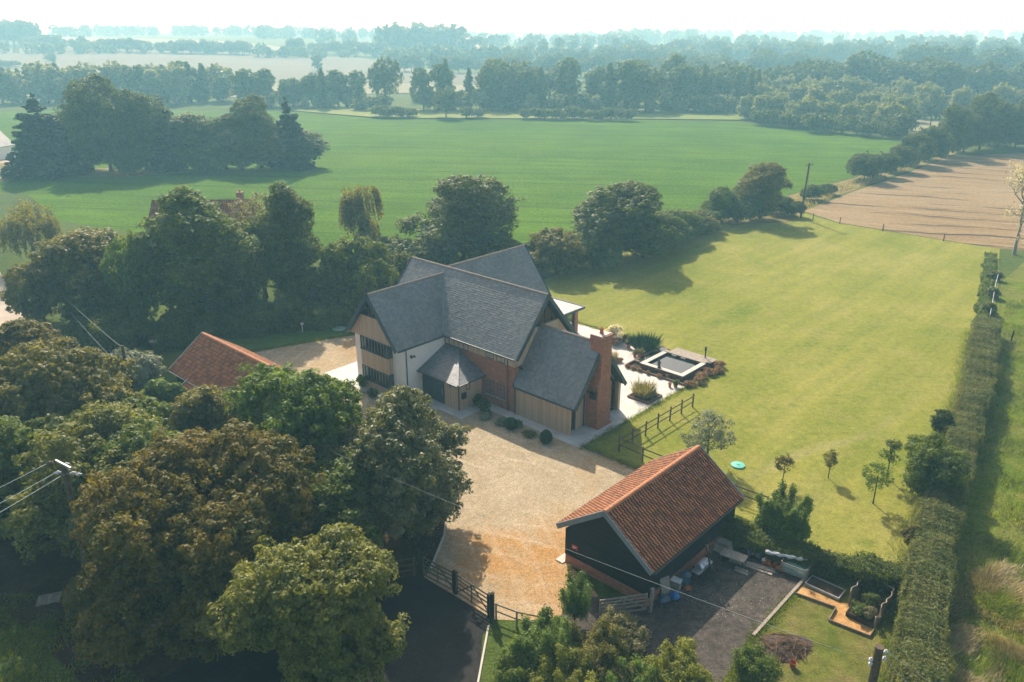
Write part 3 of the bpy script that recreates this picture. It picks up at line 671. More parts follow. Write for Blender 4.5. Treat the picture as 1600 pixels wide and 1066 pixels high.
    for t in (8.35, 9.3, 10.25): m.bar((2.755, t, 7.08), (2.755, t, 9.2 - abs(t - 9.3) * 1.15), 0.07, 0.10)
    m.build('glazing_bars', M['dark_joinery'], gw)
    # --- entrance porch
    m = MB(); m.box(-5.6, -2.75, 2.75, 2.82, 0, 2.5); m.build('porch_screen', M['dark_joinery'], H)
    window(H, (-5.5, 2.75, 0.12), X, -Y, 1.35, 2.3, 1, 1, 'trim', 0.09)
    m = MB()
    for i in range(6): m.box(-4.12 + i * 0.215, -3.92 + i * 0.215, 2.69, 2.748, 0.05, 2.42)
    dr = m.build('front_door', M['trim'], H)
    m = MB(); m.tube([(-2.98, 2.64, 0.85), (-2.98, 2.64, 1.45)], 0.018); m.build('door_handle', M['steel'], dr)
    m = MB(); m.box(-2.75, -1.0, 2.70, 5.5, 0.0, 2.5); m.build('porch_boarding', M['larch'], H)
    m = MB(); m.box(-1.02, -0.955, 2.66, 2.74, 0, 2.5); m.build('drainpipe', M['dark_joinery'], H)
    e0, e1, z0, z1 = 2.25, -0.6, 2.55, 4.05; tw = 5.50
    m = MB()
    hip = Vector((e1, e0, z0)); top = Vector((e1 - (tw - e0), tw, z1)); tl = Vector((-5.64, tw, z1)); el = Vector((-5.64, e0, z0)); er = Vector((e1, tw, z0))
    m.poly([el, hip, top, tl]); m.poly([hip, er, top]); dz = Vector((0, 0, -0.14))
    m.poly([el + dz, tl + dz, top + dz, hip + dz], 1); m.poly([hip + dz, top + dz, er + dz], 1)
    m.poly([el, el + dz, hip + dz, hip], 1); m.poly([hip, hip + dz, er + dz, er], 1)
    pr = m.build('porch_roof', [S, M['trim']], H, recalc=False)
    m = MB(); m.bar(hip + Vector((0, 0, 0.03)), top + Vector((0, 0, 0.03)), 0.16, 0.06); m.build('hip_tiles', M['lead'], pr)
    m = MB(); m.bar(el + Vector((0, -.05, -.06)), hip + Vector((0.05, -.05, -.06)), 0.11, 0.09); m.bar(hip + Vector((0.05, -0.05, -.061)), er + Vector((.05, 0, -.061)), 0.11, 0.09); m.build('gutter', M['trim'], pr)
    window(H, (-1.0, 3.55, 1.6), Y, X, 0.45, 0.75, 1, 1, 'dark_joinery', 0.06)
    m = MB(); m.box(-1.0, -0.80, 3.0, 3.45, 1.0, 1.55); m.box(-0.80, -0.78, 3.03, 3.42, 1.25, 1.30); m.build('letter_box', M['iron'], H, bevel=0.02)
    m = MB(); m.obox((-5.52, 1.55, 4.10), X, Y, Z, .08, .05, .05); m.obox((-5.34, 1.42, 4.06), X, Y, Z, .13, .07, .06); m.obox((-5.34, 1.72, 4.06), X, Y, Z, .13, .07, .06); m.build('security_light', M['iron'], H, bevel=0.01)
    m = MB(); m.tube([(-1.9, 2.6, 1.95), (-1.9, 2.6, 2.2)], 0.05); m.build('wall_lamp', M['iron'], H)
    m = MB(); m.obox((2.84, 6.1, 4.02), X, Y, Z, .10, .06, .06); m.obox((3.0, 6.1, 3.95), X, Y, Z, .10, .1, .07); m.build('security_light', M['iron'], H, bevel=0.01)
    # --- living room annexe
    m = MB(); m.prism(pentagon('s', 5.62, 12.0, 0, 2.5, 6.75, 2.7), Vector((5.65, 0, 0))); m.build('annexe_wall', M['larch'], H)
    m = MB(); m.box(2.9, 8.75, 5.50, 5.61, 0, 2.45); m.build('timber_cladding', M['larch'], H)
    m = MB(); m.box(8.36, 8.78, 11.85, 12.15, 0, 2.6); m.build('timber_post', M['larch'], H)
    gable_roof(H, 's', 8.75, 3.42, 2.58, 7.12, 2.85, 9.22, S)
    gutter(H, (2.9, 5.27, 2.52), (9.25, 5.27, 2.52))
    m = MB(); m.bar((2.86, 5.4, 2.72), (2.86, 8.7, 7.12), 0.16, 0.05, up=(0, -0.8, 0.6)); m.build('abutment_flashing', M['lead'], H)
    window(H, (8.37, 5.72, 0.15), Y, X, 0.72, 2.25, 1, 1, 'dark_joinery', 0.09)
    m = MB(); m.prism([Vector((8.37, 6.5, 0.15)), Vector((8.37, 7.85, 0.15)), Vector((8.37, 7.85, 5.4)), Vector((8.37, 6.5, 3.5))], Vector((0.03, 0, 0))); m.build('gable_boarding', M['larch'], H)
    m = MB(); m.bar((8.4, 7.6, 0.1), (8.4, 7.6, 5.0), 0.14, 0.14); m.bar((8.4, 6.47, 0.1), (8.4, 6.47, 3.4), 0.1, 0.12); m.build('timber_post', M['dark_joinery'], H)
    gl = MB(); gl.prism([Vector((8.37, 9.75, 0.2)), Vector((8.37, 11.6, 0.2)), Vector((8.37, 11.6, 2.8)), Vector((8.37, 9.75, 5.2))], Vector((0.03, 0, 0))); g = gl.build('gable_window', M['glass'], H)
    m = MB()
    m.bar((8.42, 9.7, 0.12), (8.42, 11.75, 0.12), 0.12, 0.14); m.bar((8.42, 10.7, 0.2), (8.42, 10.7, 4.0), 0.09, 0.10); m.bar((8.42, 11.65, 0.2), (8.42, 11.65, 2.8), 0.14, 0.14); m.bar((8.425, 9.75, 2.3), (8.425, 11.7, 2.3), 0.09, 0.10)
    m.build('glazing_bars', M['postwood'], g)
    # chimney
    c = MB(); c.box(8.36, 9.55, 7.88, 9.68, 0, 3.7)
    c.prism([Vector((8.36, 7.88, 3.7)), Vector((9.55, 7.88, 3.7)), Vector((9.55, 8.20, 4.5)), Vector((8.36, 8.20, 4.5))], Vector((0, 0.9, 0)))
    c.box(8.42, 9.54, 8.20, 9.50, 3.7, 7.15); c.box(8.37, 9.59, 8.15, 9.55, 7.15, 7.32); c.box(8.32, 9.64, 8.10, 9.60, 7.32, 7.50); c.box(8.37, 9.59, 8.15, 9.55, 7.50, 7.80)
    ch = c.build('chimney', M['brick'], H)
    m = MB(); m.lathe([(0.19, 0), (0.16, 0.08), (0.14, 0.35), (0.18, 0.42), (0.18, 0.48), (0.13, 0.48), (0.12, 0.3)], (8.95, 8.85, 7.84)); m.build('chimney_pot', M['terracotta'], ch)
    m = MB(); m.box(8.42, 9.43, 8.2, 9.5, 7.80, 7.85); m.build('chimney_capping', M['stone'], ch)
    m = MB(); m.prism([Vector((8.35, 7.85, 5.98)), Vector((9.22, 7.85, 5.98)), Vector((9.22, 8.22, 6.46)), Vector((8.35, 8.22, 6.46))], Vector((0, -0.05, 0.05))); m.build('lead_flashing', M['lead'], ch)
    m = MB(); m.obox((9.15, 7.78, 3.15), X, Vector((0, 0.92, -0.38)), Vector((0, 0.38, 0.92)), 0.38, 0.30, 0.05); m.box(8.85, 9.4, 7.70, 7.885, 2.6, 3.0); m.build('flue_cowl', M['iron'], ch)
    m = MB(); m.box(9.40, 9.50, 8.65, 8.95, 0.5, 1.0); m.build('vent_grille', M['iron'], ch)
    m = MB(); m.box(9.38, 9.75, 7.82, 9.72, 0.0, 0.09); m.build('hearth_slab', M['brick'], ch)
    # --- garden room at the back
    m = MB(); m.box(-12.5, -5.35, 19.5, 24.2, 0, 0.62); m.box(-5.75, -5.3, 23.75, 24.25, 0.0, 2.55); m.box(-12.5, -12.1, 23.75, 24.25, 0, 2.55); m.build('garden_room_wall', M['brick'], H)
    for i in range(3): window(H, (-5.38, 19.7 + i * 1.34, 0.62), Y, X, 1.32, 1.93, 1, 1, 'trim', 0.09, glass='clear')
    for i in range(5): window(H, (-5.8 - 1.25 * i, 24.2, 0.62), -X, Y, 1.23, 1.93, 1, 1, 'trim', 0.09, glass='clear')
    m = MB(); m.box(-12.9, -4.95, 19.7, 24.72, 2.62, 2.80); fr_ = m.build('garden_room_roof', M['flatroof'], H)
    m = MB(); m.bar((-4.9, 19.6, 2.74), (-4.9, 24.82, 2.74), 0.12, 0.26); m.build('fascia', M['trim'], fr_)
    m = MB(); m.bar((-4.96, 24.77, 2.745), (-12.9, 24.77, 2.745), 0.12, 0.26); m.build('fascia', M['trim'], fr_)
    m = MB()
    for i in range(7): m.box(-12.85, -5.0, 20.2 + i * .65, 20.24 + i * .65, 2.80, 2.825)
    m.build('roof_seams', M['flatroof'], fr_)
    return H
build_house()

def pantile_slope(name, e0, e1, r0, mat, parent, tile_w=0.24, row=0.33):
    """corrugated clay tiles, laid from the eave line e0-e1 up to the ridge line through r0"""
    e0, e1, r0 = Vector(e0), Vector(e1), Vector(r0)
    L = (e1 - e0).length; ux = (e1 - e0).normalized(); S = (r0 - e0).length; us = (r0 - e0).normalized(); n = ux.cross(us)
    if n.z < 0: n = -n
    nc = max(1, round(L / tile_w)); nr = max(1, round(S / row)); K = 6
    k = np.arange(nc * K + 1); u = k * L / (nc * K); ph = (k % K) / K
    wv = 0.05 * np.sin(ph * 2 * np.pi) + 0.0
    r_ = np.random.default_rng(int(L * 100))
    V = []; F = []; UV = []
    for j in range(nr):
        s0, s1 = j * S / nr, (j + 1) * S / nr + 0.02
        base = len(V)
        jit = r_.normal(0, 0.006, nc + 1)[np.minimum(k // K, nc)]
        for q_, (s, lift) in enumerate(((s0, -0.03), (s0, 0.07), (s0 + .002, 0.07), (s1, 0.0))):
            for i in range(len(u)):
                p = e0 + ux * float(u[i]) + us * float(s) + n * float(wv[i] + lift + jit[i]); V.append(tuple(p)); UV.append((u[i], j * row + (0.0, 0.0, 0.03, row - 0.02)[q_]))  # riser coordinates fall on the joint colour, painting shadow lines under each row
        c = len(u)
        for q in (0, 1, 2):
            for i in range(c - 1): F.append((base + q * c + i, base + q * c + i + 1, base + (q + 1) * c + i + 1, base + (q + 1) * c + i))
    F = np.array(F); o = rawmesh(name, np.array(V), F, mat, parent)
    UV = np.array(UV); lay = o.data.uv_layers.new(name='UVMap')
    # keep each tile's coordinates inside its own brick cell
    lay.data.foreach_set('uv', (UV[F.ravel()] * np.array([0.24 * nc / L, 1.0])).astype(np.float32).ravel())
    return o

def tiled_roof(parent, axis, c, half, ze, zr, a0, a1):
    P = (lambda a, b, z: Vector((a, b, z))) if axis == 's' else (lambda a, b, z: Vector((b, a, z)))
    first = None
    for sg in (-1, 1):
        o = pantile_slope('roof', P(a0, c + sg * half, ze), P(a1, c + sg * half, ze), P(a0, c, zr), M['pantile'], parent); first = first or o
        m = MB(); n = P(0, sg * (zr - ze), half).normalized()
        m.prism([P(a0 + .02, c + sg * (half - .03), ze - 0.09), P(a1 - .02, c + sg * (half - .03), ze - 0.09), P(a1 - .02, c + sg * .02, zr - 0.09), P(a0 + .02, c + sg * .02, zr - 0.09)], n * -0.08)
        m.build('rafters', M['postwood'], parent)
    m = MB(); k = int((a1 - a0) / 0.4)
    for i in range(k):
        x0, x1 = a0 + (a1 - a0) * i / k, a0 + (a1 - a0) * (i + 1) / k - 0.015
        pr = [P(x0, c + 0.17 * math.cos(q), zr - 0.06 + 0.15 * math.sin(q)) for q in [math.pi * j / 6 for j in range(7)]]
        m.prism(pr, P(x1 - x0, 0, 0))
    m.build('ridge_tiles', M['pridge'], first)
    ax = P(1, 0, 0)
    for aa, nn in ((a0, -ax), (a1, ax)):
        for sg in (-1, 1): m = MB(); barge(m, P(aa, c + sg * (half + 0.03), ze + 0.02), P(aa, c, zr + 0.03), nn, 0.27, 0.06, 0.02); m.build('bargeboard', M['barge'], parent)
    for sg in (-1, 1): gutter(parent, P(a0 + .1, c + sg * (half + .06), ze - 0.06), P(a1 - .1, c + sg * (half + .06), ze - 0.06), mat='iron')

def build_barn():
    B = empty('barn', W(21.35, -2.2), 'black weatherboarded barn with orange clay tile roof beside the gravel', 'barn', HA)
    s0, s1, t0, t1 = -2.75, 3.05, -4.9, 4.9
    m = MB(); m.prism([Vector((b, t0, z)) for b, z in ((s0, 0.62), (s1, 0.62), (s1, 2.5), (0.0, 4.68), (s0, 2.5))], Vector((0, t1 - t0, 0))); m.build('wall', M['black_board'], B)
    m = MB(); m.box(s0 - 0.05, s1 + 0.05, t0 - 0.05, t1 + 0.05, 0, 0.62); m.build('brick_plinth', M['brick'], B)
    for s in (s0 - 0.03, s1 + 0.03): m = MB(); m.box(s - 0.06, s + 0.06, t0 - 0.05, t0 + 0.06, 0.62, 2.45); m.build('corner_board', M['black_board'], B)
    tiled_roof(B, 't', 0.0, 3.37, 2.5, 4.92, -5.1, 5.1)
    m = MB(); m.box(-2.35, -1.93, t0 - 0.03, t0 - 0.002, 1.24, 1.52); sg = m.build('red_sign', M['red'], B)
    m = MB()
    for z, a_, b_ in ((1.42, -2.3, -2.0), (1.36, -2.3, -2.06), (1.30, -2.3, -2.1)): m.box(a_, b_, t0 - 0.034, t0 - 0.031, z, z + 0.025)
    m.build('sign_lettering', M['white'], sg)
    m = MB(); m.prism([Vector((-3.35, t0 - 0.3, 0.0)), Vector((-2.8, t0 - 0.3, 0.0)), Vector((-2.8, t0 + 1.4, 0.0)), Vector((-3.35, t0 + 1.4, 0.0))], Vector((0, 0, 0.07))); m.build('doorstep', M['stone'], B)
    for i in range(5): m = MB(); m.bar((s0 - 0.02, t0 + 1.0 + i * 1.95, 0.0), (s0 - 0.02, t0 + 1.0 + i * 1.95, 2.5), 0.16, 0.16); m.build('oak_post', M['oak'], B)
build_barn()

def build_garage():
    B = empty('garage', W(-16.7, -8.5), 'low cart lodge with orange pantile roof half hidden by trees left of the house', 'garage', HA)
    m = MB(); m.prism([Vector((-5.2, b, z)) for b, z in ((-3.1, 0), (3.1, 0), (3.1, 2.2), (0, 4.4), (-3.1, 2.2))], Vector((10.3, 0, 0))); m.build('wall', M['black_board'], B)
    tiled_roof(B, 's', 0.0, 3.5, 2.2, 4.7, -5.55, 5.5)
    # lower outshut on the near side
    pantile_slope('outshut_roof', (-2.2, -5.4, 0.95), (5.3, -5.4, 0.95), (-2.2, -3.35, 2.25), M['pantile'], B)
    m = MB(); m.prism([Vector((-2.05, -5.2, 0)), Vector((-2.05, -3.12, 0)), Vector((-2.05, -3.12, 2.15)), Vector((-2.05, -5.2, 0.85))], Vector((7.1, 0, 0))); m.build('outshut_wall', M['black_board'], B)
    m = MB(); m.bar((-2.22, -5.45, 0.98), (-2.22, -3.3, 2.33), 0.07, 0.22); m.build('outshut_bargeboard', M['barge'], B)
    m = MB(); m.prism([Vector((5.5, -2.2, 2.05)), Vector((5.5, 0.6, 2.05)), Vector((5.5, -0.8, 2.9))], Vector((1.3, 0, 0))); pr = m.build('gable_porch', M['pantile'], B)
    m = MB()
    for q in ((-2.3, 2.0), (0.7, 2.0)): m.bar((6.86, q[0], q[1]), (6.86, -0.8, 2.95), 0.07, 0.2)
    m.build('porch_bargeboard', M['white'], pr)
    m = MB(); m.bar((6.7, -2.1, 0), (6.7, -2.1, 2.05), 0.14, 0.14); m.build('porch_post', M['oak'], B); m = MB(); m.bar((6.7, .5, 0), (6.7, .5, 2.05), 0.14, 0.14); m.build('porch_post', M['oak'], B)
build_garage()

def simple_house(name, loc, rz, L, Wd, ze, zr, wall, roof, label, cat='house', chim=True):
    B = empty(name, loc, label, cat, rz)
    m = MB(); m.prism([Vector((-L / 2, b, z)) for b, z in ((-Wd / 2, 0), (Wd / 2, 0), (Wd / 2, ze), (0, zr - 0.15), (-Wd / 2, ze))], Vector((L, 0, 0))); m.build('wall', M[wall], B)
    for sg in (-1, 1):
        r = roof_slab('roof', Vector((-L / 2 - .3, sg * (Wd / 2 + .3), ze - .15)), Vector((L / 2 + .3, sg * (Wd / 2 + .3), ze - .15)), Vector((-L / 2 - .3, 0, zr)), Vector((L / 2 + .3, 0, zr)), M[roof], B)
    if chim:
        m = MB(); m.box(L / 2 - 1.2, L / 2 - .4, -.4, .4, ze, zr + 1.0); c = m.build('chimney', M['brick'], B)
        m = MB(); m.lathe([(.14, 0), (.12, .35)], (L / 2 - .8, 0, zr + 1.0)); m.build('chimney_pot', M['terracotta'], c)
    for x in (-L / 4, 0.0, L / 4):
        for z in (0.9, 3.2):
            if z + 1.2 < ze: window(B, (x - .55, -Wd / 2, z), X, -Y, 1.1, 1.15, 2, 2, 'white', 0.07)
    return B
p = at(313, 312, 8.3)
simple_house('brick_house', (p.x, p.y, 0), math.radians(2), 12.5, 6.8, 4.9, 8.3, 'brick', 'pantile', 'brick house with a red tiled roof almost hidden by the tall trees left')
p = at(-22, 250, 0)
simple_house('white_cottage', (p.x, p.y, 0), math.radians(75), 11, 7, 3.2, 6.6, 'render', 'slate', 'pale gabled building cut off by the left edge beside the copse', 'cottage')

# ------------------------------------------------------------------ vegetation
def leaf_quads(P, N, size, rng, asp=0.6):
    """one kite-shaped leaf or leaf spray at each point"""
    n = len(P)
    N = N / np.maximum(1e-6, np.linalg.norm(N, axis=1))[:, None]
    a = rng.normal(size=(n, 3)); a -= N * np.sum(a * N, 1)[:, None]; a /= np.maximum(1e-6, np.linalg.norm(a, axis=1))[:, None]
    b = np.cross(N, a); s = (size * rng.uniform(0.6, 1.35, n))[:, None] if np.isscalar(size) else (size * rng.uniform(0.6, 1.35, n))[:, None]
    V = np.stack([P - a * s, P + b * s * asp + N * s * .18 - a * s * .1, P + a * s, P - b * s * asp + N * s * .18 - a * s * .1], 1).reshape(-1, 3)
    return V, np.arange(n * 4).reshape(-1, 4)

def sphere_dirs(n, rng, up=0.15):
    d = rng.normal(size=(n, 3)); d[:, 2] += up; d /= np.linalg.norm(d, axis=1)[:, None]; return d

def clump_leaves(lobes, ncl, nleaf, csize, lsize, rng, upw=0.55, up=0.25, inner=0.2, flat=0.6):
    """leaves gathered in sprays over the lobes of a crown"""
    L = np.asarray(lobes, float); C, R = L[:, :3], L[:, 3:6]
    w_ = (R[:, 0] * R[:, 2]) ** 1.0; w_ /= w_.sum()
    k = rng.choice(len(L), int(ncl * 1.7), p=w_); d = sphere_dirs(len(k), rng, up)
    P = C[k] + d * R[k] * (rng.uniform(0.80, 1.06, len(k)) + (rng.uniform(size=len(k)) < .16) * rng.uniform(0, .28, len(k)))[:, None]
    dist = np.min(np.linalg.norm((P[:, None, :] - C[None]) / R[None], axis=2) + 10 * (np.arange(len(L))[None] == k[:, None]), axis=1)
    ok = dist > 0.86; P, d = P[ok][:ncl], d[ok][:ncl]
    n = len(P); cs = csize * rng.uniform(0.65, 1.5, n)
    # each tuft is a little dome of leaves round its own twig end
    e = sphere_dirs(n * nleaf, rng, .35); rr = rng.uniform(.35, 1.05, n * nleaf) ** .6
    Q = np.repeat(P, nleaf, 0) + e * (np.repeat(cs, nleaf) * rr)[:, None] * np.array([1, 1, flat + .15])
    Nn = e * 0.75 + np.repeat(d, nleaf, 0) * 0.25 + np.array([0, 0, upw * .6]) + rng.normal(size=(n * nleaf, 3)) * 0.38
    sz = np.full(len(Q), lsize)
    if inner:
        m = int(len(Q) * inner); k = rng.choice(len(L), m, p=w_); d = sphere_dirs(m, rng, 0)
        Qi = C[k] + d * R[k] * rng.uniform(0.35, 0.82, m)[:, None]
        Q = np.concatenate([Q, Qi]); Nn = np.concatenate([Nn, d + rng.normal(size=(m, 3)) * .5]); sz = np.concatenate([sz, np.full(m, lsize * 2.0)])
    return Q, Nn, sz

def lobes_round(R, z0, z1, n, rng, fill=0.42, top=1.0, spread=0.62, wide=0.45):
    """uneven crown of bulging lobes between heights z0 and z1"""
    H_ = (z1 - z0) / 2; cz = (z0 + z1) / 2; out = [(0, 0, cz, R * .5, R * .5, H_ * .6)]
    ph = rng.uniform(0, 6.28, 3)
    for i in range(n):
        d = sphere_dirs(1, rng, 0.15)[0]; az = math.atan2(d[1], d[0])
        env = 1 + .16 * math.sin(az * 2 + ph[0]) + .12 * math.sin(az * 3 + ph[1]) + .1 * math.sin(d[2] * 4 + ph[2])
        q = min(1.12, rng.uniform(.72, 1.10) * env); hz = d[2]; taper = 1.0 if hz < 0.1 else 1.0 - (1 - top) * hz - .12 * hz
        r = R * fill * rng.choice([.55, .75, 1.0, 1.2]) * rng.uniform(0.85, 1.1)
        rz = min(r * rng.uniform(.7, 1.0), H_ * .6)
        z = cz + d[2] * max(.1, H_ - rz) * min(1.12, rng.uniform(.82, 1.15)); z = max(z, z0 + rz * .55)
        out.append((d[0] * max(.1, R - r * .8) * q * taper, d[1] * max(.1, R - r * .8) * q * taper, z, r, r, rz))
    return out

def trunk_mesh(h, r, lobes, rng, nl=7, lean=0.0, z_split=0.35, name='trunk', mat='bark'):
    m = MB(); top = Vector((lean, 0, h * 0.75)); mid = Vector((lean * .4, 0.1 * r, h * z_split))
    m.tube([Vector((0, 0, -0.2)), Vector((0, 0, h * .06)), mid, Vector((lean * .7, 0, h * .55)), top], [r * 1.5, r * 1.05, r * .85, r * .5, r * .15], 8)
    for i in range(min(nl, len(lobes))):
        l = lobes[int(i * len(lobes) / nl)]; e = Vector(l[:3]); s = mid.lerp(top, rng.uniform(0, .6)); q = s.lerp(e, .55) + Vector((0, 0, 0.06 * h))
        m.tube([s, q, e], [r * .42, r * .26, r * .07], 5)
    o = m.build(name, M[mat], None, smooth=True, uv=False); return o

PROTO = {}
def make_proto(kind, seed, h, R, z0, nl, ncl, nleaf, cs, ls, leaf, bark='bark', fill=0.42, top=1.0, inner=0.2, upw=.55, up=.25, flat=.6, tr=0.02, merge=False, extra=None):
    rng = np.random.default_rng(seed)
    lobes = extra(rng) if extra else lobes_round(R, z0, h, nl, rng, fill, top)
    Q, N, S_ = clump_leaves(lobes, ncl, nleaf, cs, ls, rng, upw, up, inner, flat)
    V, F = leaf_quads(Q, N, S_, rng)
    t = trunk_mesh(h, h * tr, lobes, rng, mat=bark)
    if merge:   # far trees: one mesh, trunk included
        tv = np.array([v.co[:] for v in t.data.vertices]); tf = []
        for p in t.data.polygons:
            v = list(p.vertices)
            if len(v) == 4: tf.append(v)
            else:
                for i in range(1, len(v) - 1): tf.append([v[0], v[i], v[i + 1], v[i + 1]])
        tf = [q for q in tf if len(set(q)) == 4]
        F2 = np.concatenate([F, np.array(tf) + len(V)]); mi = np.concatenate([np.zeros(len(F)), np.ones(len(tf))])
        me = rawmesh(kind, np.concatenate([V, tv]), F2, [LM[leaf], M[bark]], mi=mi, link=False)
        bpy.data.objects.remove(t); PROTO[kind] = (me, None, h, R)
    else:
        me = rawmesh('crown', V, F, LM[leaf], link=False); tm = t.data; bpy.data.objects.remove(t); PROTO[kind] = (me, tm, h, R)

def plant(kind, name, loc, h, R, label, cat='tree', group=None, rz=None, leaf=None):
    me, tm, h0, R0 = PROTO[kind]; rz = random.uniform(0, 6.28) if rz is None else rz
    if tm is None:
        o = bpy.data.objects.new(name, me); col.objects.link(o)
        o.location = loc; o.rotation_euler = (0, 0, rz); tag(o, label, cat, group); o.scale = (R / R0, R / R0, h / h0)
        return o
    o = empty(name, loc, label, cat, rz, group); o.scale = (R / R0, R / R0, h / h0)
    for n_, d in (('trunk', tm), ('crown', me)):
        c = bpy.data.objects.new(n_, d); col.objects.link(c); c.parent = o
        if leaf and n_ == 'crown':
            c.material_slots[0].link = 'OBJECT'; c.material_slots[0].material = LM[leaf]
    return o

def own_tree(name, loc, h, R, label, leaf, seed, z0=1.0, nl=16, ncl=500, nleaf=80, cs=0.42, ls=0.13, fill=.4, top=.9, bark='bark', cat='tree', group=None, inner=.15, upw=.55, up=.25, flat=.6, extra=None, tr=0.02):
    make_proto('own', seed, h, R, z0, nl, ncl, nleaf, cs, ls, leaf, bark, fill, top, inner, upw, up, flat, tr, extra=extra)
    return plant('own', name, loc, h, R, label, cat, group, 0.0)

def conifer_lobes(R, h, z0):
    def f(rng):
        out = []
        for i in range(11):
            t = i / 10; z = z0 + (h - z0) * t; r = R * (1 - t) ** .8 + .25
            for j in range(6 if t < .75 else 2):
                q = rng.uniform(0, 6.28); out.append((math.cos(q) * r * .62, math.sin(q) * r * .62, z + rng.uniform(-.4, .4), r * .5, r * .5, r * .16 + .25))
            out.append((0, 0, z, r * .45, r * .45, .8))
        return out
    return f

def tall_lobes(R, h, z0, n=14):
    def f(rng):
        out = []
        for i in range(n):
            t = (i + .5) / n; z = z0 + (h - z0) * t * .92; w_ = math.sin(math.pi * min(1, .18 + t * .8)) ** .8; q = rng.uniform(0, 6.28); o = R * .38 * w_ * rng.uniform(.4, 1.2)
            out.append((math.cos(q) * o, math.sin(q) * o, z, R * .55 * w_ + .2, R * .55 * w_ + .2, (h - z0) / n * 1.5))
        return out
    return f

# shared kinds (h, R are those of the mesh; copies are scaled)
make_proto('oak', 11, 14, 7, 0.9, 30, 1150, 34, .52, .155, 'dark', fill=.36, top=.85)
make_proto('maple', 12, 12, 5, 0.5, 26, 900, 34, .44, .145, 'olive', fill=.40)
make_proto('ash', 13, 13, 4.5, 1.2, 26, 850, 32, .42, .14, 'green', fill=.38, top=.7)
make_proto('bush', 14, 4, 3, 0.05, 20, 620, 34, .26, .10, 'green', fill=.45)
make_proto('thorn', 15, 5, 3.2, 0.1, 20, 600, 34, .27, .105, 'olive', fill=.42)
make_proto('conifer', 16, 18, 6, 1.0, 0, 520, 34, .5, .26, 'conifer', upw=.3, flat=.35, extra=conifer_lobes(6, 18, 1.2))
make_proto('far_oak', 21, 14, 7, 0.6, 20, 260, 18, .65, .36, 'dark', fill=.42, top=.9, merge=True)
make_proto('far_ash', 22, 15, 5, 0.8, 20, 240, 18, .6, .34, 'green', fill=.42, top=.7, merge=True)
make_proto('far_poplar', 23, 18, 3.2, 1.0, 0, 230, 18, .5, .32, 'green', merge=True, extra=tall_lobes(3.2, 18, 1.2))
make_proto('far_willow', 24, 10, 4.6, 0.2, 18, 240, 18, .5, .30, 'silver', fill=.42, merge=True, upw=.35)
make_proto('far_bush', 25, 4, 4, 0.0, 14, 150, 16, .4, .24, 'dark', fill=.45, merge=True)

# --- big trees round the camera side
own_tree('sycamore', Vector((-16.0, 34.5, 0)), 11.2, 6.7, 'broad sycamore turning rusty brown in front of the pole with three wires', 'sycamore', 31, z0=.6, nl=22, ncl=1900, nleaf=66, cs=.33, ls=.095, fill=.34)
own_tree('maple_tree', (-8.7, 29.2, 0), 9.4, 4.6, 'pale yellow-green tree overhanging the tarmac at the bottom edge', 'bright', 32, z0=.6, nl=18, ncl=1250, nleaf=62, cs=.28, ls=.082, fill=.36)
own_tree('ash_tree', (-14.0, 47.0, 0), 10.0, 5.3, 'fresh green leafy tree in front of the cart lodge and the white wall', 'fresh', 33, z0=.6, nl=18, ncl=1050, nleaf=58, cs=.35, ls=.11, fill=.36)
own_tree('whitebeam', (-7.0, 43.4, 0), 9.4, 4.9, 'dark tree with glinting pale leaves leaning over the left edge of the gravel', 'whitebeam', 34, z0=.1, nl=26, ncl=1050, nleaf=54, cs=.34, ls=.105, fill=.36)
own_tree('field_maple', (-25.4, 41.8, 0), 9.4, 5.4, 'green tree directly behind the pole with three wires', 'bright', 35, z0=.4, nl=18, ncl=1050, nleaf=50, cs=.35, ls=.11, fill=.36)
own_tree('hornbeam', (-33.5, 52.5, 0), 9.0, 6.4, 'olive brown tree at the left edge above the green tree behind the pole', 'olive', 36, z0=.4, nl=20, ncl=900, nleaf=46, cs=.42, ls=.15, fill=.36)
own_tree('hazel_tree', (-21.2, 50.2, 0), 6.8, 4.3, 'brownish olive bushy tree just below the cart lodge roof', 'olive', 37, z0=.2, nl=16, ncl=650, nleaf=46, cs=.36, ls=.135, fill=.38)
own_tree('hornbeam', (-41, 61, 0), 7.8, 5.0, 'brown tinted tree at the left edge below the farm track', 'sycamore', 38, z0=.3, nl=16, ncl=600, nleaf=42, cs=.42, ls=.16, fill=.38)
own_tree('whitebeam', (-31.4, 60.3, 0), 5.6, 2.5, 'small tree with whitish leaves left of the cart lodge', 'grey', 39, z0=.2, nl=12, ncl=360, nleaf=46, cs=.28, ls=.12)
own_tree('laurel_bush', (-27.6, 57.2, 0), 4.4, 2.2, 'bright yellow-green bush at the left end of the cart lodge roof', 'fresh', 40, z0=.1, nl=11, ncl=300, nleaf=46, cs=.27, ls=.115, cat='bush')
own_tree('elder_tree', (-30.0, 46.0, 0), 6.4, 4.0, 'dark leafy tree filling the gap behind the pole and the olive tree', 'dark', 41, z0=.2, nl=14, ncl=450, nleaf=42, cs=.36, ls=.15)
own_tree('holly_tree', (-21.0, 56.0, 0), 4.2, 2.8, 'low dark evergreen bush under the near eave of the cart lodge', 'dark', 42, z0=.1, nl=12, ncl=280, nleaf=40, cs=.3, ls=.13, cat='bush')
own_tree('yew_bush', (-34.5, 66.0, 0), 2.6, 3.0, 'low rounded yew bush behind the whitish tree', 'dark', 43, z0=.0, nl=12, ncl=260, nleaf=40, cs=.28, ls=.13, cat='bush')
own_tree('beech_tree', (-21.5, 41.0, 0), 8.0, 4.6, 'mid green tree between the rusty sycamore and the fresh green tree', 'green', 44, z0=.3, nl=16, ncl=750, nleaf=50, cs=.36, ls=.125)
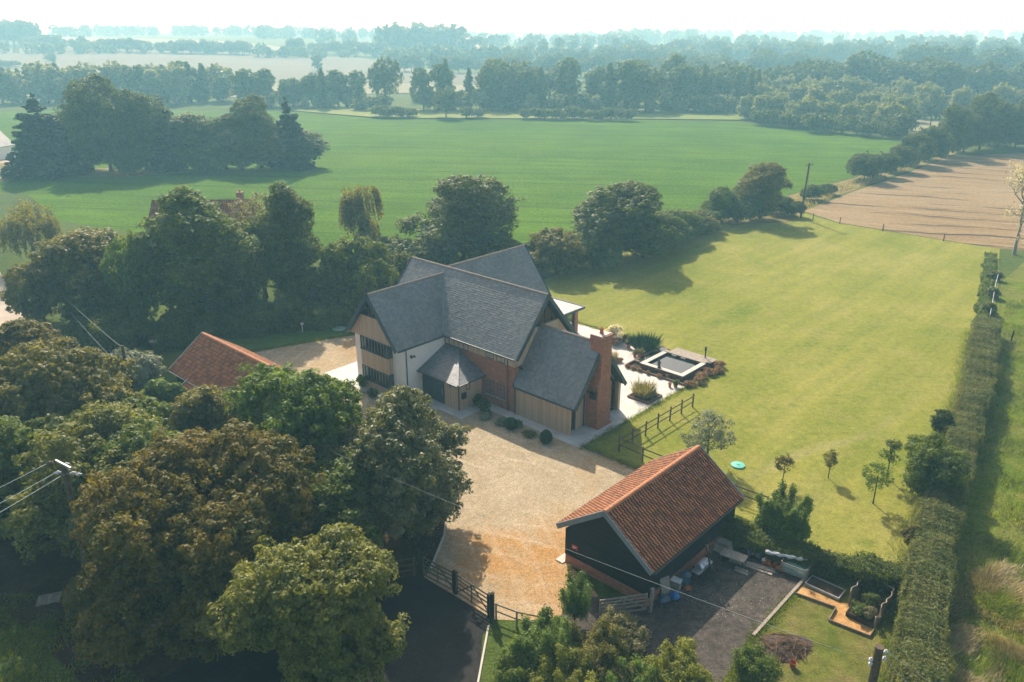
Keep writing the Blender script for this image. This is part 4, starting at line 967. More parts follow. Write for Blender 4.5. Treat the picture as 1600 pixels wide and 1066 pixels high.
own_tree('elder_tree', (-10.6, 40.6, 0), 6.6, 4.0, 'dark tree filling the gap between the rusty sycamore and the glinting pale leaved tree', 'green', 46, z0=.1, nl=18, ncl=550, nleaf=55, cs=.4, ls=.12)
own_tree('elder_tree', (-26.5, 49.0, 0), 6.0, 3.6, 'green understorey tree left of the brownish olive bushy tree', 'green', 47, z0=.1, nl=16, ncl=420, nleaf=50, cs=.38, ls=.13)
own_tree('elder_tree', (-32.0, 42.5, 0), 8.2, 4.2, 'dark tree cut off by the left edge above the bare earth', 'green', 48, z0=.1, nl=18, ncl=600, nleaf=50, cs=.38, ls=.13)
own_tree('hazel_bush', (-22.0, 34.0, 0), 3.8, 1.3, 'low rusty green bush hiding the foot of the pole with three wires', 'sycamore', 49, z0=.05, nl=14, ncl=420, nleaf=44, cs=.3, ls=.095, cat='bush')
# --- bushes along the bottom edge
def thicket(name, loc, h, R, label, leaf, seed, n=500, ls=.075, cs=.2, cat='bush', z0=0.05):
    return own_tree(name, loc, h, R, label, leaf, seed, z0=z0, nl=16, ncl=n, nleaf=44, cs=cs, ls=ls, fill=.36, cat=cat)
def shoots(R, h, n):
    """a rounded bush with whippy shoots standing out of it"""
    def f(rng):
        out = lobes_round(R, 0.05, h * .68, 12, rng, .36)
        for i in range(n):
            a_ = rng.uniform(0, 6.28); q = R * .8 * math.sqrt(rng.uniform(0, 1)); z0 = h * rng.uniform(.3, .5); L = h * (1 - .45 * q / R) * rng.uniform(.35, .62); tl = rng.uniform(.05, .45); r = rng.uniform(.13, .2)
            for k in range(6):
                t = k / 5; out.append((math.cos(a_) * (q + L * t * tl), math.sin(a_) * (q + L * t * tl), z0 + L * t, r * (1.15 - .75 * t), r * (1.15 - .75 * t), L * .13))
        return out
    return f
def shooty(name, loc, h, R, label, leaf, seed, n, nb=22, ls=.055, nleaf=26):
    return own_tree(name, loc, h, R, label, leaf, seed, ncl=n, nleaf=nleaf, cs=.23, ls=ls, cat='bush', inner=.06, flat=.9, up=.1, upw=.5, extra=shoots(R, h, nb), tr=.012)
shooty('hawthorn_bush', (1.6, 31.6, 0), 2.9, 1.9, 'green bush with upright shoots right of the double gates', 'fresh', 51, 1300, 20)
shooty('hawthorn_bush', (4.3, 31.0, 0), 2.5, 1.9, 'grey-green feathery bush in the middle of the bottom edge thicket', 'olive', 52, 1100, 18)
shooty('buckthorn_bush', (3.4, 34.6, 0), 3.2, .8, 'tall thin leafy shoot in front of the barn gable', 'fresh', 53, 330, 8)
shooty('hazel_bush', (7.8, 30.0, 0), 2.1, 1.8, 'yellow-green bush at the bottom edge below the grey gravel yard', 'lime', 54, 800, 18)
shooty('bramble_bush', (5.6, 33.0, 0), 1.6, 1.5, 'low pale bramble bush between the thorn bush and the yard', 'herb', 55, 560, 12)
shooty('laurel_bush', (11.9, 30.3, 0), 2.1, 1.2, 'small dark green bush beside the bonfire heap', 'green', 56, 520, 12)
shooty('hawthorn_bush', (0.2, 29.6, 0), 2.0, 1.2, 'low bush at the very bottom beside the tarmac edge', 'green', 57, 520, 12)
shooty('hawthorn_bush', (2.6, 29.2, 0), 2.4, 1.7, 'sunlit yellowish bush at the bottom edge centre', 'lime', 58, 850, 18)
shooty('hawthorn_bush', (5.6, 29.2, 0), 2.0, 1.5, 'pale green bush at the bottom edge left of the yellow-green bush', 'fresh', 59, 700, 14)
# --- garden trees on the lawn side
own_tree('apple_tree', (14.4, 51.6, 0), 4.3, 1.9, 'grey-green apple tree behind the ridge of the barn', 'grey', 61, z0=.6, nl=20, ncl=330, nleaf=16, cs=.26, ls=.07, fill=.3, inner=.02)
own_tree('hawthorn_bush', (16.9, 42.0, 0), 3.8, 1.55, 'bushy green shrub growing out of the hedge beside the barn', 'fresh', 62, ncl=900, nleaf=28, cs=.24, ls=.065, cat='bush', inner=.08, flat=.9, up=.1, upw=.5, extra=lambda rng: shoots(1.55, 3.8, 16)(rng))
own_tree('willow_bush', (28.3, 46.9, 0), 4.6, 2.5, 'feathery green tree leaning on the long hedge', 'green', 63, z0=.5, nl=22, ncl=760, nleaf=34, cs=.26, ls=.07, upw=.3, fill=.32)
def sapling(loc, h, R, label, leaf, seed, n=70, nl=12, nleaf=22, fill=.5):
    return own_tree('sapling', loc, h, R, label, leaf, seed, z0=h * .42, nl=nl, ncl=n, nleaf=nleaf, cs=.17, ls=.055, fill=.4, inner=.0, cat='sapling', tr=.016, group='young fruit trees on the lawn')
sapling(at(1222, 758), 2.3, .62, 'sparse brown-leaved sapling nearest the barn', 'sycamore', 64)
sapling(at(1294, 747), 2.2, .58, 'thin upright sapling in the middle of the lawn row', 'olive', 65, 60)
sapling(at(1364, 787), 3.0, 1.15, 'wide pale sapling with a long shadow on the lawn', 'fresh', 66, 120, 14)
sapling(at(1385, 748), 3.2, .85, 'dark leafed sapling next to the feathery tree at the hedge', 'green', 67, 80)
thicket('shrub', at(1422, 860), 1.7, .6, 'small rust coloured shrub against the long hedge', 'sycamore', 68, 60, .075, .18, cat='shrub')
thicket('shrub', at(1465, 690), 3.0, .8, 'dark little bush sticking up above the long hedge', 'dark', 69, 80, .09, .2, cat='shrub')

# --- the row of trees beyond the cart lodge
TR = [('maple', (-45.6, 83.4), 10.2, 6.2, 'olive', 'broad dark olive tree nearest the farm track'),
      ('ash', (-33.6, 82.0), 14.2, 6.2, 'green', 'tallest dark tree in front of the hidden brick house'),
      ('ash', (-25.6, 87.8), 13.6, 4.3, 'dark', 'tall narrow dark tree right of the sparse brown tree'),
      ('bush', (-17.6, 86.2), 8.2, 4.9, 'green', 'wide rounded tree left of the wing gable'),
      ('thorn', (-39.8, 81.0), 10.4, 3.2, 'fresh', 'mid green tree between the olive tree and the tallest dark tree'),
      ('thorn', (-51.5, 82.5), 7.0, 3.8, 'olive', 'low olive tree beside the farm track verge'),
      ('thorn', (-30.0, 83.5), 8.0, 3.4, 'dark', 'dark bushy tree between the two tallest dark trees'),
      ('thorn', (-22.4, 85.0), 5.5, 3.2, 'dark', 'low bushy tree between the tall narrow tree and the wide rounded tree'),
      ('bush', (-43.5, 78.0), 4.2, 3.6, 'dark', 'bush at the foot of the broad olive tree'),
      ('thorn', (-13.6, 88.5), 6.2, 3.4, 'dark', 'dark bushy tree between the wide rounded tree and the house')]
for i, (k, xy, h, R, lf, lb) in enumerate(TR): plant(k, 'tree', (xy[0], xy[1], 0), h, R, lb, 'tree', None, i * 1.3, lf)
own_tree('lime_tree', (-29.6, 91.0, 0), 12.4, 4.0, 'sparse brownish tree with bare limbs showing left of the tall narrow tree', 'herb', 71, z0=2.0, nl=18, ncl=420, nleaf=20, cs=.45, ls=.12, inner=0.02, tr=.022)
def weeping(loc, h, R, label, seed, leaf='willow', name='weeping_willow', z0=.45):
    rng = np.random.default_rng(seed); lobes = lobes_round(R, h * z0, h, 9, rng, .42)
    P = []
    for l in lobes:
        for _ in range(46):
            d = sphere_dirs(1, rng, .3)[0]; p = np.array(l[:3]) + d * np.array(l[3:6]) * rng.uniform(.6, 1.02); n = int(rng.uniform(10, 26)); dz = np.arange(n) * .17
            dr = p[:2] / max(.3, np.hypot(*p[:2])) * .10
            s = np.stack([p[0] + dr[0] * np.sqrt(dz) * 3 + rng.normal(0, .06, n), p[1] + dr[1] * np.sqrt(dz) * 3 + rng.normal(0, .06, n), np.maximum(.4, p[2] - dz)], 1); P.append(s)
    P = np.concatenate(P); N = rng.normal(size=P.shape) + np.array([0, 0, .2]); V, F = leaf_quads(P, N, .17, rng)
    o = empty(name, loc, label, 'tree'); t = trunk_mesh(h, h * .02, lobes, rng); t.parent = o; rawmesh('crown', V, F, LM[leaf], o); return o
weeping((-64.0, 103.5, 0), 9.5, 4.9, 'drooping pale willow at the left edge above the farm track', 81)
weeping((-71.5, 100.0, 0), 8.0, 3.6, 'smaller drooping willow cut off by the left edge', 82)
weeping((-20.6, 107.5, 0), 12.0, 3.2, 'pale feathery weeping birch standing against the green field', 83, name='birch_tree', z0=.10)
# hedge line below that row
def hedge(name, pts, width, h, label, leaf, n_per_m, ls, seed, cat='hedge', rough=.18, hvar=.12):
    """clipped hedge: leaves packed over a wavy body that follows the points"""
    rng = np.random.default_rng(seed); P = np.array([(p[0], p[1]) for p in pts]); seg = np.linalg.norm(np.diff(P, axis=0), axis=1); cum = np.concatenate([[0], np.cumsum(seg)]); L = cum[-1]
    n = int(L * n_per_m); s = rng.uniform(0, L, n); i = np.clip(np.searchsorted(cum, s) - 1, 0, len(seg) - 1); f = (s - cum[i]) / seg[i]
    c = P[i] + (P[i + 1] - P[i]) * f[:, None]; t = (P[i + 1] - P[i]) / seg[i][:, None]; nn = np.stack([-t[:, 1], t[:, 0]], 1)
    wob = lambda k, ph: np.sin(s * k + ph) * .5 + np.sin(s * k * 2.3 + ph * 1.7) * .3 + np.sin(s * k * 5.1 + ph) * .2
    hw = width / 2 * (1 + rough * wob(.9, seed)); hh = h * (1 + hvar * wob(.7, seed + 2))
    face = rng.uniform(0, 1, n); side = np.where(rng.uniform(size=n) < .5, -1, 1); top = face < .5
    x = np.where(top, rng.uniform(-1, 1, n), side * (1 - np.abs(rng.normal(0, .06, n)))); z = np.where(top, 1 - np.abs(rng.normal(0, .05, n)), rng.uniform(0.02, 1, n))
    bulge = 1 + .10 * np.sin(z * 3.1) ; rnd = np.where(top, 1 - .18 * x ** 4, 1.0)
    Q = np.stack([c[:, 0] + nn[:, 0] * x * hw * bulge, c[:, 1] + nn[:, 1] * x * hw * bulge, z * hh * rnd], 1)
    lump = np.sin(Q[:, 0] * 3.1 + Q[:, 2] * 2) * np.sin(Q[:, 1] * 2.7 + 1) * .06 + np.sin(Q[:, 0] * 9.1 + 2 * Q[:, 1]) * np.sin(Q[:, 1] * 8.3 - Q[:, 0] * 2.2) * .07; Q[:, 2] += lump * np.clip(Q[:, 2], 0, 1); Q[:, :2] += nn * (x * lump * 1.5)[:, None]; sh = rng.uniform(size=n) < .03; Q[sh, 2] += rng.uniform(0, .3, sh.sum()) * (z[sh] > .8); Q += rng.normal(0, .035, Q.shape)
    N = np.stack([np.where(top, 0, nn[:, 0] * x), np.where(top, 0, nn[:, 1] * x), np.where(top, 1.0, .35)], 1) + rng.normal(0, .5, Q.shape)
    V, F = leaf_quads(Q, N, ls, rng)
    # inner stems and leaves
    m = n // 4; ii = rng.integers(0, n, m); Qi = np.stack([c[ii, 0] + nn[ii, 0] * x[ii] * hw[ii] * .7, c[ii, 1] + nn[ii, 1] * x[ii] * hw[ii] * .7, z[ii] * hh[ii] * .8], 1)
    V2, F2 = leaf_quads(Qi, N[ii], ls * 2.6, rng)
    return tag(rawmesh(name, np.concatenate([V, V2]), np.concatenate([F, F2 + len(V)]), LM[leaf]), label, cat)
hedge('hedge', [gnd(*q) for q in ((120, 540), (230, 548), (330, 522), (450, 512), (545, 500), (620, 478))], 4.0, 2.7, 'overgrown dark green hedge along the back of the left lawn strip', 'dark', 900, .12, 3, rough=.35, hvar=.35)
LH = [(18.2, 27.0), (20.3, 31.2), (23.0, 36.2), (26.6, 42.2), (31.6, 49.6), (36.4, 57.0), (41.5, 64.5), (46.2, 72.5), (50.2, 79.0)]
LH_IN = [(x - 1.25, y + .75) for x, y in LH]
hedge('hedge', LH, 2.2, 1.9, 'long clipped hedge dividing the lawn from the rough meadow', 'hedge', 3000, .05, 4, rough=.22, hvar=.14)
hedge('hedge', [(12.6, 42.8), (14.4, 41.6), (16.4, 40.4), (18.6, 38.9), (20.8, 37.9), (23.2, 37.2)], 1.5, 1.25, 'lower dark hedge running from the barn to the long hedge', 'dark', 2200, .055, 5, rough=.25, hvar=.2)
hedge('hedge', [(50.6, 80.5), (55.0, 88.0), (60.5, 97.0), (67.5, 109.0)], 1.2, .5, 'low scruffy hedge continuing the long hedge to the stubble corner', 'green', 500, .10, 8, rough=.5, hvar=.5)
for k, q in enumerate(((1553, 438), (1549, 466), (1545, 492))):
    p = gnd(*q); thicket('shrub', p, 1.2, .8, ('topmost', 'middle', 'lowest')[k] + ' of three small shrubs past the far end of the long hedge', 'hedge', 90 + k, 60, .13, .25, cat='shrub')

# --- trees between the house and the green field
plant('oak', 'oak_tree', (-6.8, 107.5, 0), 12.0, 8.6, 'big dark oak right behind the house', 'tree', None, 0.6)
plant('thorn', 'hawthorn_tree', (5.8, 101.0, 0), 5.8, 4.2, 'olive bush between the big oak and the rounded tree', 'tree', None, 1.0, 'olive')
plant('maple', 'field_maple', (15.2, 109.5, 0), 10.6, 7.0, 'large rounded tree at the top left corner of the lawn', 'tree', None, 2.0, 'dark')
plant('bush', 'hazel_bush', (25.0, 118.5, 0), 4.6, 4.2, 'wide low grey-green bush right of the large rounded tree', 'bush', None, 3.0, 'green')
plant('thorn', 'hawthorn_tree', (34.6, 131.0, 0), 5.8, 3.0, 'small rounded tree left of the olive tree by the far pole', 'tree', None, 0.2, 'green')
plant('maple', 'field_maple', (42.2, 133.5, 0), 9.6, 4.6, 'olive tree just left of the far wooden pole', 'tree', None, 1.4, 'olive')
plant('bush', 'hazel_bush', (11.0, 103.0, 0), 4.2, 3.2, 'low dark bush at the foot of the large rounded tree', 'bush', None, 4.2, 'green')
for i, (x, y, h, R, k, lf) in enumerate(((-15.5, 103.5, 4.2, 4.0, 'bush', 'green'), (-11.0, 101.5, 4.6, 4.2, 'bush', 'dark'), (-2.0, 102.5, 4.4, 4.2, 'bush', 'dark'), (2.2, 102.0, 3.8, 3.4, 'bush', 'green'), (8.6, 104.0, 4.8, 3.8, 'thorn', 'green'), (12.2, 106.0, 5.6, 4.0, 'thorn', 'dark'), (18.5, 109.0, 5.2, 4.0, 'thorn', 'green'), (21.5, 114.0, 5.0, 4.2, 'bush', 'green'), (28.5, 122.5, 3.6, 3.4, 'bush', 'olive'), (31.5, 126.5, 3.0, 3.0, 'bush', 'green'), (37.6, 131.0, 3.6, 3.2, 'bush', 'dark'), (40.0, 132.0, 4.4, 3.2, 'bush', 'green'))):
    plant(k, 'understorey_bush', (x, y, 0), h, R, 'dark leafy bush filling the line of trees between house and green field', 'bush', 'bushes filling the tree line behind the house and lawn', i * 1.37, lf)
for i, (u, v, h, R) in enumerate(((1218, 335, 3.2, 2.6), (1240, 338, 2.6, 2.0), (1268, 312, 2.8, 2.2), (1292, 304, 2.0, 1.9))):
    plant('bush', 'bush', gnd(u, v), h, R, ('low dark bush left of the far pole foot', 'small bush touching the far pole foot', 'dark bush right of the far wooden pole', 'low bush on the dry margin right of the far pole')[i], 'bush', None, i, 'dark')
for i, (u, v, h, R) in enumerate(((1350, 282, 5.6, 4.2), (1376, 276, 5.0, 3.6), (1400, 268, 5.6, 3.8), (1428, 258, 7.0, 4.5), (1452, 250, 8.0, 4.5))):
    plant('bush', 'hedgerow_bush', gnd(u, v), h, R, 'dark rounded bush in the hedgerow above the ploughed stubble', 'bush', 'bushes in the hedgerow above the stubble', i * 1.1, 'dark')
for i, (u, v, h, R) in enumerate(((1478, 243, 12.5, 5.6), (1505, 238, 9.5, 5.0), (1530, 234, 14.5, 6.0), (1558, 232, 12.5, 6.2), (1585, 232, 11.5, 5.6), (1612, 232, 11.5, 6.0), (1545, 226, 12.0, 5.5), (1600, 222, 12, 6))):
    plant('oak', 'oak_tree', gnd(u, v), h, R, 'dark oak in the hedgerow along the top of the ploughed stubble', 'tree', 'oaks in the hedgerow above the stubble', i * 1.7)
def bare_tree(loc, h, R, label, seed):
    rng = np.random.default_rng(seed); o = empty('dead_tree', loc, label, 'tree'); m = MB(); tips = []
    def grow(p, d, L, r, lv):
        q = p + d * L; m.tube([p, p.lerp(q, .5) + Vector(rng.normal(0, L * .05, 3)), q], [r, r * .8, r * .55], 5 if lv < 2 else 4, caps=False)
        if lv >= 4: tips.append(q); return
        for _ in range(3 if lv < 3 else 2):
            nd = (d + Vector(rng.normal(0, .5, 3)) + Vector((0, 0, .12))).normalized(); grow(q, nd, L * rng.uniform(.62, .85), r * .62, lv + 1)
    grow(Vector((0, 0, -.1)), Vector((0, 0, 1)), h * .28, h * .018, 0); m.build('trunk', M['palebark'], o, uv=False)
    T = np.array([t[:] for t in tips]); Q = np.repeat(T, 26, 0) + rng.normal(0, .38, (len(T) * 26, 3)); V, F = leaf_quads(Q, rng.normal(size=Q.shape) + [0, 0, .5], .15, rng); rawmesh('crown', V, F, LM['sparse'], o)
bare_tree(gnd(1584, 398), 15.5, 5, 'half bare tree with pale twigs at the right edge beside the stubble', 95)

# --- the copse in the field
CP = [('conifer', 52, 274, 20.5, 8.0, 'conifer', 'dark spreading conifer at the left end of the copse'), ('conifer', 432, 264, 19.0, 5.2, 'conifer', 'narrow dark conifer near the right end of the copse'),
      ('oak', 150, 268, 24.5, 9.5, None, 'tallest domed oak of the copse'), ('oak', 205, 266, 21.0, 9.0, None, 'broad oak right of the tallest one in the copse'), ('oak', 122, 266, 20.0, 7.0, None, 'oak between the left conifer and the tallest oak'),
      ('conifer', 245, 266, 17.0, 5.0, 'conifer', 'pointed conifer in the middle of the copse'), ('maple', 285, 265, 15.0, 8.0, 'dark', 'rounded tree right of the middle conifer in the copse'),
      ('oak', 330, 264, 14.5, 7.5, None, 'low spreading oak in the right half of the copse'), ('oak', 385, 262, 19.0, 8.0, None, 'high crowned oak in the right half of the copse'), ('maple', 355, 266, 11.5, 6.5, 'olive', 'pale olive tree in front of the right half of the copse'),
      ('maple', 400, 265, 11.0, 6.5, 'olive', 'olive tree below the high crowned oak of the copse'), ('maple', 445, 262, 10.5, 6.6, 'dark', 'dark round tree at the right end of the copse'), ('thorn', 75, 276, 5.5, 4.0, 'dark', 'small dark tree at the left foot of the copse'),
      ('thorn', 180, 273, 7.5, 5.0, 'dark', 'dark understorey tree beneath the tallest oak'), ('bush', 300, 272, 5.5, 4.5, 'dark', 'low dark shrub at the front of the copse'), ('maple', 85, 262, 12.0, 5.0, 'dark', 'dark tree behind the left conifer of the copse')]
for i, (k, u, v, h, R, lf, lb) in enumerate(CP): plant(k, 'conifer_tree' if k == 'conifer' else 'copse_tree', gnd(u + 24, v), h * .84, R * .95, lb, 'tree', None, i * 2.1, lf)

# --- hazy belts of trees farther off
def belt(kinds, u0, u1, v0, v1, n, h0, h1, rw, name, label, cat, group, ju=10, jv=3):
    for i in range(n):
        f = (i + .5) / n; k = random.choice(kinds); p = gnd(u0 + (u1 - u0) * f + random.uniform(-ju, ju), v0 + (v1 - v0) * f + random.uniform(-jv, jv))
        h = random.uniform(h0, h1); me, _, hh, RR = PROTO[k]
        plant(k, name, p, h, RR * h / hh * rw * random.uniform(.85, 1.2), label, cat, group)
B1 = 'trees in the belt along the far edge of the green field'
belt(['far_poplar', 'far_ash', 'far_ash', 'far_oak'], 372, 570, 166, 168, 15, 11, 16, 1.1, 'field_edge_tree', 'hazy tree in the belt along the far edge of the green field', 'tree', B1)
belt(['far_poplar', 'far_ash', 'far_poplar', 'far_oak'], 655, 1190, 170, 176, 26, 13, 20, 1.0, 'field_edge_tree', 'hazy tree in the belt along the far edge of the green field', 'tree', B1)
belt(['far_bush', 'far_willow', 'far_bush'], 660, 1180, 174, 177, 26, 4, 8, .9, 'field_edge_shrub', 'hazy shrub at the foot of the tree belt beyond the green field', 'bush', 'shrubs at the foot of the tree belt')
belt(['far_bush', 'far_willow'], 375, 600, 168, 171, 14, 4, 7, .9, 'field_edge_shrub', 'hazy shrub at the foot of the tree belt beyond the green field', 'bush', 'shrubs at the foot of the tree belt')
belt(['far_oak', 'far_ash'], 760, 1180, 163, 166, 14, 15, 21, 1.1, 'field_edge_tree', 'hazy tree in the belt along the far edge of the green field', 'tree', B1)
plant('far_oak', 'oak_tree', gnd(603, 166), 20.5, 7.5, 'tallest broad tree of the belt beyond the green field', 'tree')
plant('far_oak', 'oak_tree', gnd(697, 185), 11.5, 5.0, 'single dark tree standing forward on the pale far edge of the field', 'tree')
plant('far_poplar', 'poplar_tree', gnd(647, 160), 10.0, 2.2, 'thin isolated tree right of the tallest broad tree', 'tree')
for L, n in (((590, 650, 184, 184), 5), ((725, 752, 185, 185), 2), ((815, 990, 187, 189), 12)):
    belt(['far_bush'], L[0], L[1], L[2], L[3], n, 3.0, 5.0, .8, 'field_edge_bush', 'dark bush at the pale far edge of the green field', 'bush', 'bushes on the far edge of the green field', 3, 1)
B2 = 'silvery willows on the right of the green field'
belt(['far_willow'], 1155, 1420, 186, 212, 14, 7.5, 10, .95, 'willow_tree', 'silvery grey willow in the plantation right of the green field', 'tree', B2, 8, 3)
belt(['far_willow'], 1165, 1420, 176, 192, 14, 9, 12, .9, 'willow_tree', 'silvery grey willow in the plantation right of the green field', 'tree', B2, 8, 3)
belt(['far_willow'], 1185, 1440, 166, 176, 13, 10, 13, .9, 'willow_tree', 'silvery grey willow in the plantation right of the green field', 'tree', B2, 8, 3)
belt(['far_willow'], 1440, 1610, 186, 188, 9, 8, 13, .9, 'willow_tree', 'silvery grey willow in the plantation right of the green field', 'tree', B2, 8, 3)
belt(['far_bush'], 1170, 1415, 196, 218, 11, 4.0, 6.0, .8, 'field_edge_bush', 'rounded dark bush along the right edge of the green field', 'bush', 'bushes along the right edge of the green field', 6, 2)
plant('far_oak', 'oak_tree', gnd(1405, 213), 8.5, 5.5, 'dark round tree at the right corner of the green field', 'tree')
B3 = 'dark oaks behind the silvery willows'
belt(['far_oak'], 1130, 1310, 158, 158, 9, 14, 19, 1.1, 'oak_tree', 'dark hazy oak behind the silvery willow plantation', 'tree', B3)
belt(['far_oak'], 1325, 1480, 156, 160, 8, 17, 22, 1.1, 'oak_tree', 'dark hazy oak behind the silvery willow plantation', 'tree', B3)
belt(['far_oak', 'far_ash'], 1480, 1620, 160, 160, 8, 14, 18, 1.1, 'oak_tree', 'dark hazy oak behind the silvery willow plantation', 'tree', B3)
B4 = 'trees seen over the copse'
belt(['far_ash', 'far_poplar', 'far_willow'], -10, 360, 160, 160, 30, 11, 18, 1.15, 'distant_tree', 'hazy tree in the line behind the left copse', 'tree', B4)
B5 = 'hedgerow trees across the pale tilled fields'
belt(['far_oak', 'far_ash'], 118, 395, 80, 86, 40, 9, 14, 1.15, 'hedgerow_tree', 'blue grey hedgerow tree across the pale tilled fields at the upper left', 'tree', B5, 4, .6)
belt(['far_oak'], 0, 50, 70, 72, 9, 19, 26, 1.0, 'hedgerow_tree', 'blue grey hedgerow tree across the pale tilled fields at the upper left', 'tree', B5, 3, .5)
belt(['far_bush', 'far_ash'], 40, 110, 74, 78, 6, 8, 13, 1.0, 'hedgerow_tree', 'blue grey hedgerow tree across the pale tilled fields at the upper left', 'tree', B5, 3, .5)
belt(['far_bush', 'far_ash'], 78, 84, 84, 104, 4, 5, 8, .8, 'hedgerow_tree', 'blue grey hedgerow tree across the pale tilled fields at the upper left', 'tree', B5, 2, .5)
belt(['far_oak'], 448, 600, 82, 90, 18, 8, 15, 1.0, 'hedgerow_tree', 'blue grey hedgerow tree across the pale tilled fields at the upper left', 'tree', B5, 3, .5)
belt(['far_bush'], -20, 26, 105, 105, 4, 4, 5, 1.2, 'hedgerow_bush', 'dark strip of hedge bushes at the left edge of the tilled field', 'bush', 'hedge bushes at the left edge', 2, .4)
plant('far_ash', 'lone_tree', gnd(496, 112), 12, 4.5, 'lone round tree standing in the pale field at upper centre left', 'tree')
B6 = 'trees in the hazy middle distance'
for (u0, u1, v0, v1, n, a_, b_) in ((620, 800, 113, 116, 12, 9, 15), (790, 1010, 120, 122, 14, 11, 17), (880, 1140, 106, 108, 13, 12, 19), (1000, 1130, 128, 130, 8, 12, 18), (1085, 1210, 122, 122, 7, 11, 18), (1180, 1290, 116, 118, 7, 13, 19), (1400, 1620, 128, 130, 11, 15, 24), (820, 1080, 92, 92, 12, 13, 21), (1050, 1330, 92, 96, 12, 12, 20), (1250, 1430, 102, 104, 8, 14, 21), (1440, 1620, 100, 102, 9, 15, 24)):
    belt(['far_oak', 'far_ash', 'far_oak'], u0, u1, v0, v1, n, a_, b_, 1.1, 'distant_tree', 'pale blue tree lost in the haze of the middle distance', 'tree', B6, 5, 1)
plant('far_poplar', 'poplar_tree', gnd(1592, 100), 27, 4.0, 'tall hazy poplar at the upper right edge', 'tree')
# far-off woods: seen only as masses in the haze
def far_wood(rows, label):
    rng = np.random.default_rng(77); Q = []; N = []; S_ = []
    for (u0, u1, v, h, n) in rows:
        for i in range(n):
            p = gnd(u0 + (u1 - u0) * rng.uniform(), v + rng.uniform(-.6, .6)); hh = h * rng.uniform(.65, 1.1); r = hh * .42
            k = 70; d = sphere_dirs(k, rng, .2); Q.append(np.array(p) + np.array([0, 0, hh * .5]) + d * np.array([r, r, hh * .5]) * rng.uniform(.7, 1.05, k)[:, None]); N.append(d + rng.normal(0, .5, d.shape)); S_.append(np.full(k, hh * .14))
    V, F = leaf_quads(np.concatenate(Q), np.concatenate(N), np.concatenate(S_), rng, .9)
    tag(rawmesh('distant_woodland', V, F, LM['dark']), label, 'woodland', None, 'stuff')
far_wood([(-20, 420, 84, 9, 40), (400, 620, 90, 9, 30), (600, 1130, 100, 14, 70), (1130, 1620, 96, 16, 80), (597, 715, 84, 26, 34), (540, 600, 84, 12, 10), (720, 760, 86, 18, 8), (740, 1000, 78, 18, 26), (950, 1100, 68, 22, 30), (1080, 1620, 78, 16, 70), (120, 520, 56, 16, 90), (400, 900, 60, 16, 120), (900, 1620, 62, 20, 160), (500, 1000, 70, 16, 60), (-20, 140, 58, 16, 18), (1100, 1300, 84, 14, 20), (1380, 1620, 86, 18, 24)], 'far-off woods fading into the haze below the skyline')

# ------------------------------------------------------------------ fences, gates, poles, wires
def fence(pts, label, h=1.2, rails=(0.55, 1.08), spacing=1.9, mat='gatewood', pw=0.11, cat='fence', railw=0.09):
    P = [Vector((p[0], p[1], 0)) for p in pts]; F = empty('fence', P[0], label, cat); o0 = P[0]; posts = []
    for a_, b_ in zip(P, P[1:]):
        n = max(1, round((b_ - a_).length / spacing)); posts += [a_.lerp(b_, i / n) for i in range(n)]
    posts.append(P[-1])
    for p in posts:
        m = MB(); q = p - o0; lean = Vector((random.uniform(-.03, .03), random.uniform(-.03, .03), h + random.uniform(-.03, .04))); m.bar(q + Vector((0, 0, -.1)), q + lean, pw, pw); m.build('post', M[mat], F)
    for a_, b_ in zip(P, P[1:]):
        for z in rails:
            d = (b_ - a_).normalized() * .05; n_ = Vector((-d.y, d.x, 0)).normalized() * (pw / 2 + .018)
            m = MB(); m.bar(a_ - o0 - d + n_ + Vector((0, 0, z)), b_ - o0 + d + n_ + Vector((0, 0, z + random.uniform(-.02, .02))), 0.035, railw); m.build('rail', M[mat], F)
    return F
fence([W(13.1, 16.7), W(13.0, 6.15), W(15.2, 6.05), W(18.0, 6.05)], 'two rail wooden paddock fence between the terrace and the barn', 1.3, mat='gatewood')
fence([W(22.5, 6.0), W(25.0, 6.15), W(25.2, 5.0)], 'short wooden rail fence sticking out behind the far barn corner', 1.2)
fence([W(9.0, -18.6), W(11.0, -17.0), W(12.85, -14.2)], 'three rail wooden fence left of the double gates', 1.35, (0.4, 0.8, 1.2), 2.2)
fence([W(18.95, -13.6), W(20.2, -13.3), W(21.6, -12.6)], 'pale two rail fence right of the double gates', 1.1, (0.5, 0.95), 1.5, 'greyoak')
fence([W(28.6, 3.0), W(30.3, 3.2), W(34.2, 3.9)], 'weathered rail fence in the shade behind the vegetable beds', 1.15, (0.45, 0.95), 1.8, 'oak')

def gate(p, q, label, h=1.3, bars=5, mat='gatewood', lift=0.12, braces=2):
    p, q = Vector((p[0], p[1], 0)), Vector((q[0], q[1], 0)); G_ = empty('field_gate', p, label, 'gate'); d = q - p; L = d.length; u = d / L; n = Vector((-u.y, u.x, 0))
    def bar(a_, b_, w_, h_, name, off=0.0):
        m = MB(); m.bar(u * a_[0] + Z * a_[1] + n * off, u * b_[0] + Z * b_[1] + n * off, w_, h_); m.build(name, M[mat], G_)
    for x in (0.04, L - 0.04): bar((x, lift), (x, lift + h), 0.07, 0.09, 'stile')
    for i in range(bars): z = lift + 0.05 + (h - 0.1) * (i / (bars - 1)) ** .85; bar((0.0, z), (L, z), 0.04, 0.085, 'bar')
    for i in range(braces):
        x0, x1 = (0.06, L * .52) if i == 0 else (L - 0.06, L * .48); bar((x0, lift + .06), (x1, lift + h - .06), 0.035, 0.075, 'brace', 0.04)
    bar((L / 2, lift), (L / 2, lift + h), 0.035, 0.075, 'brace', -0.04)
    return G_
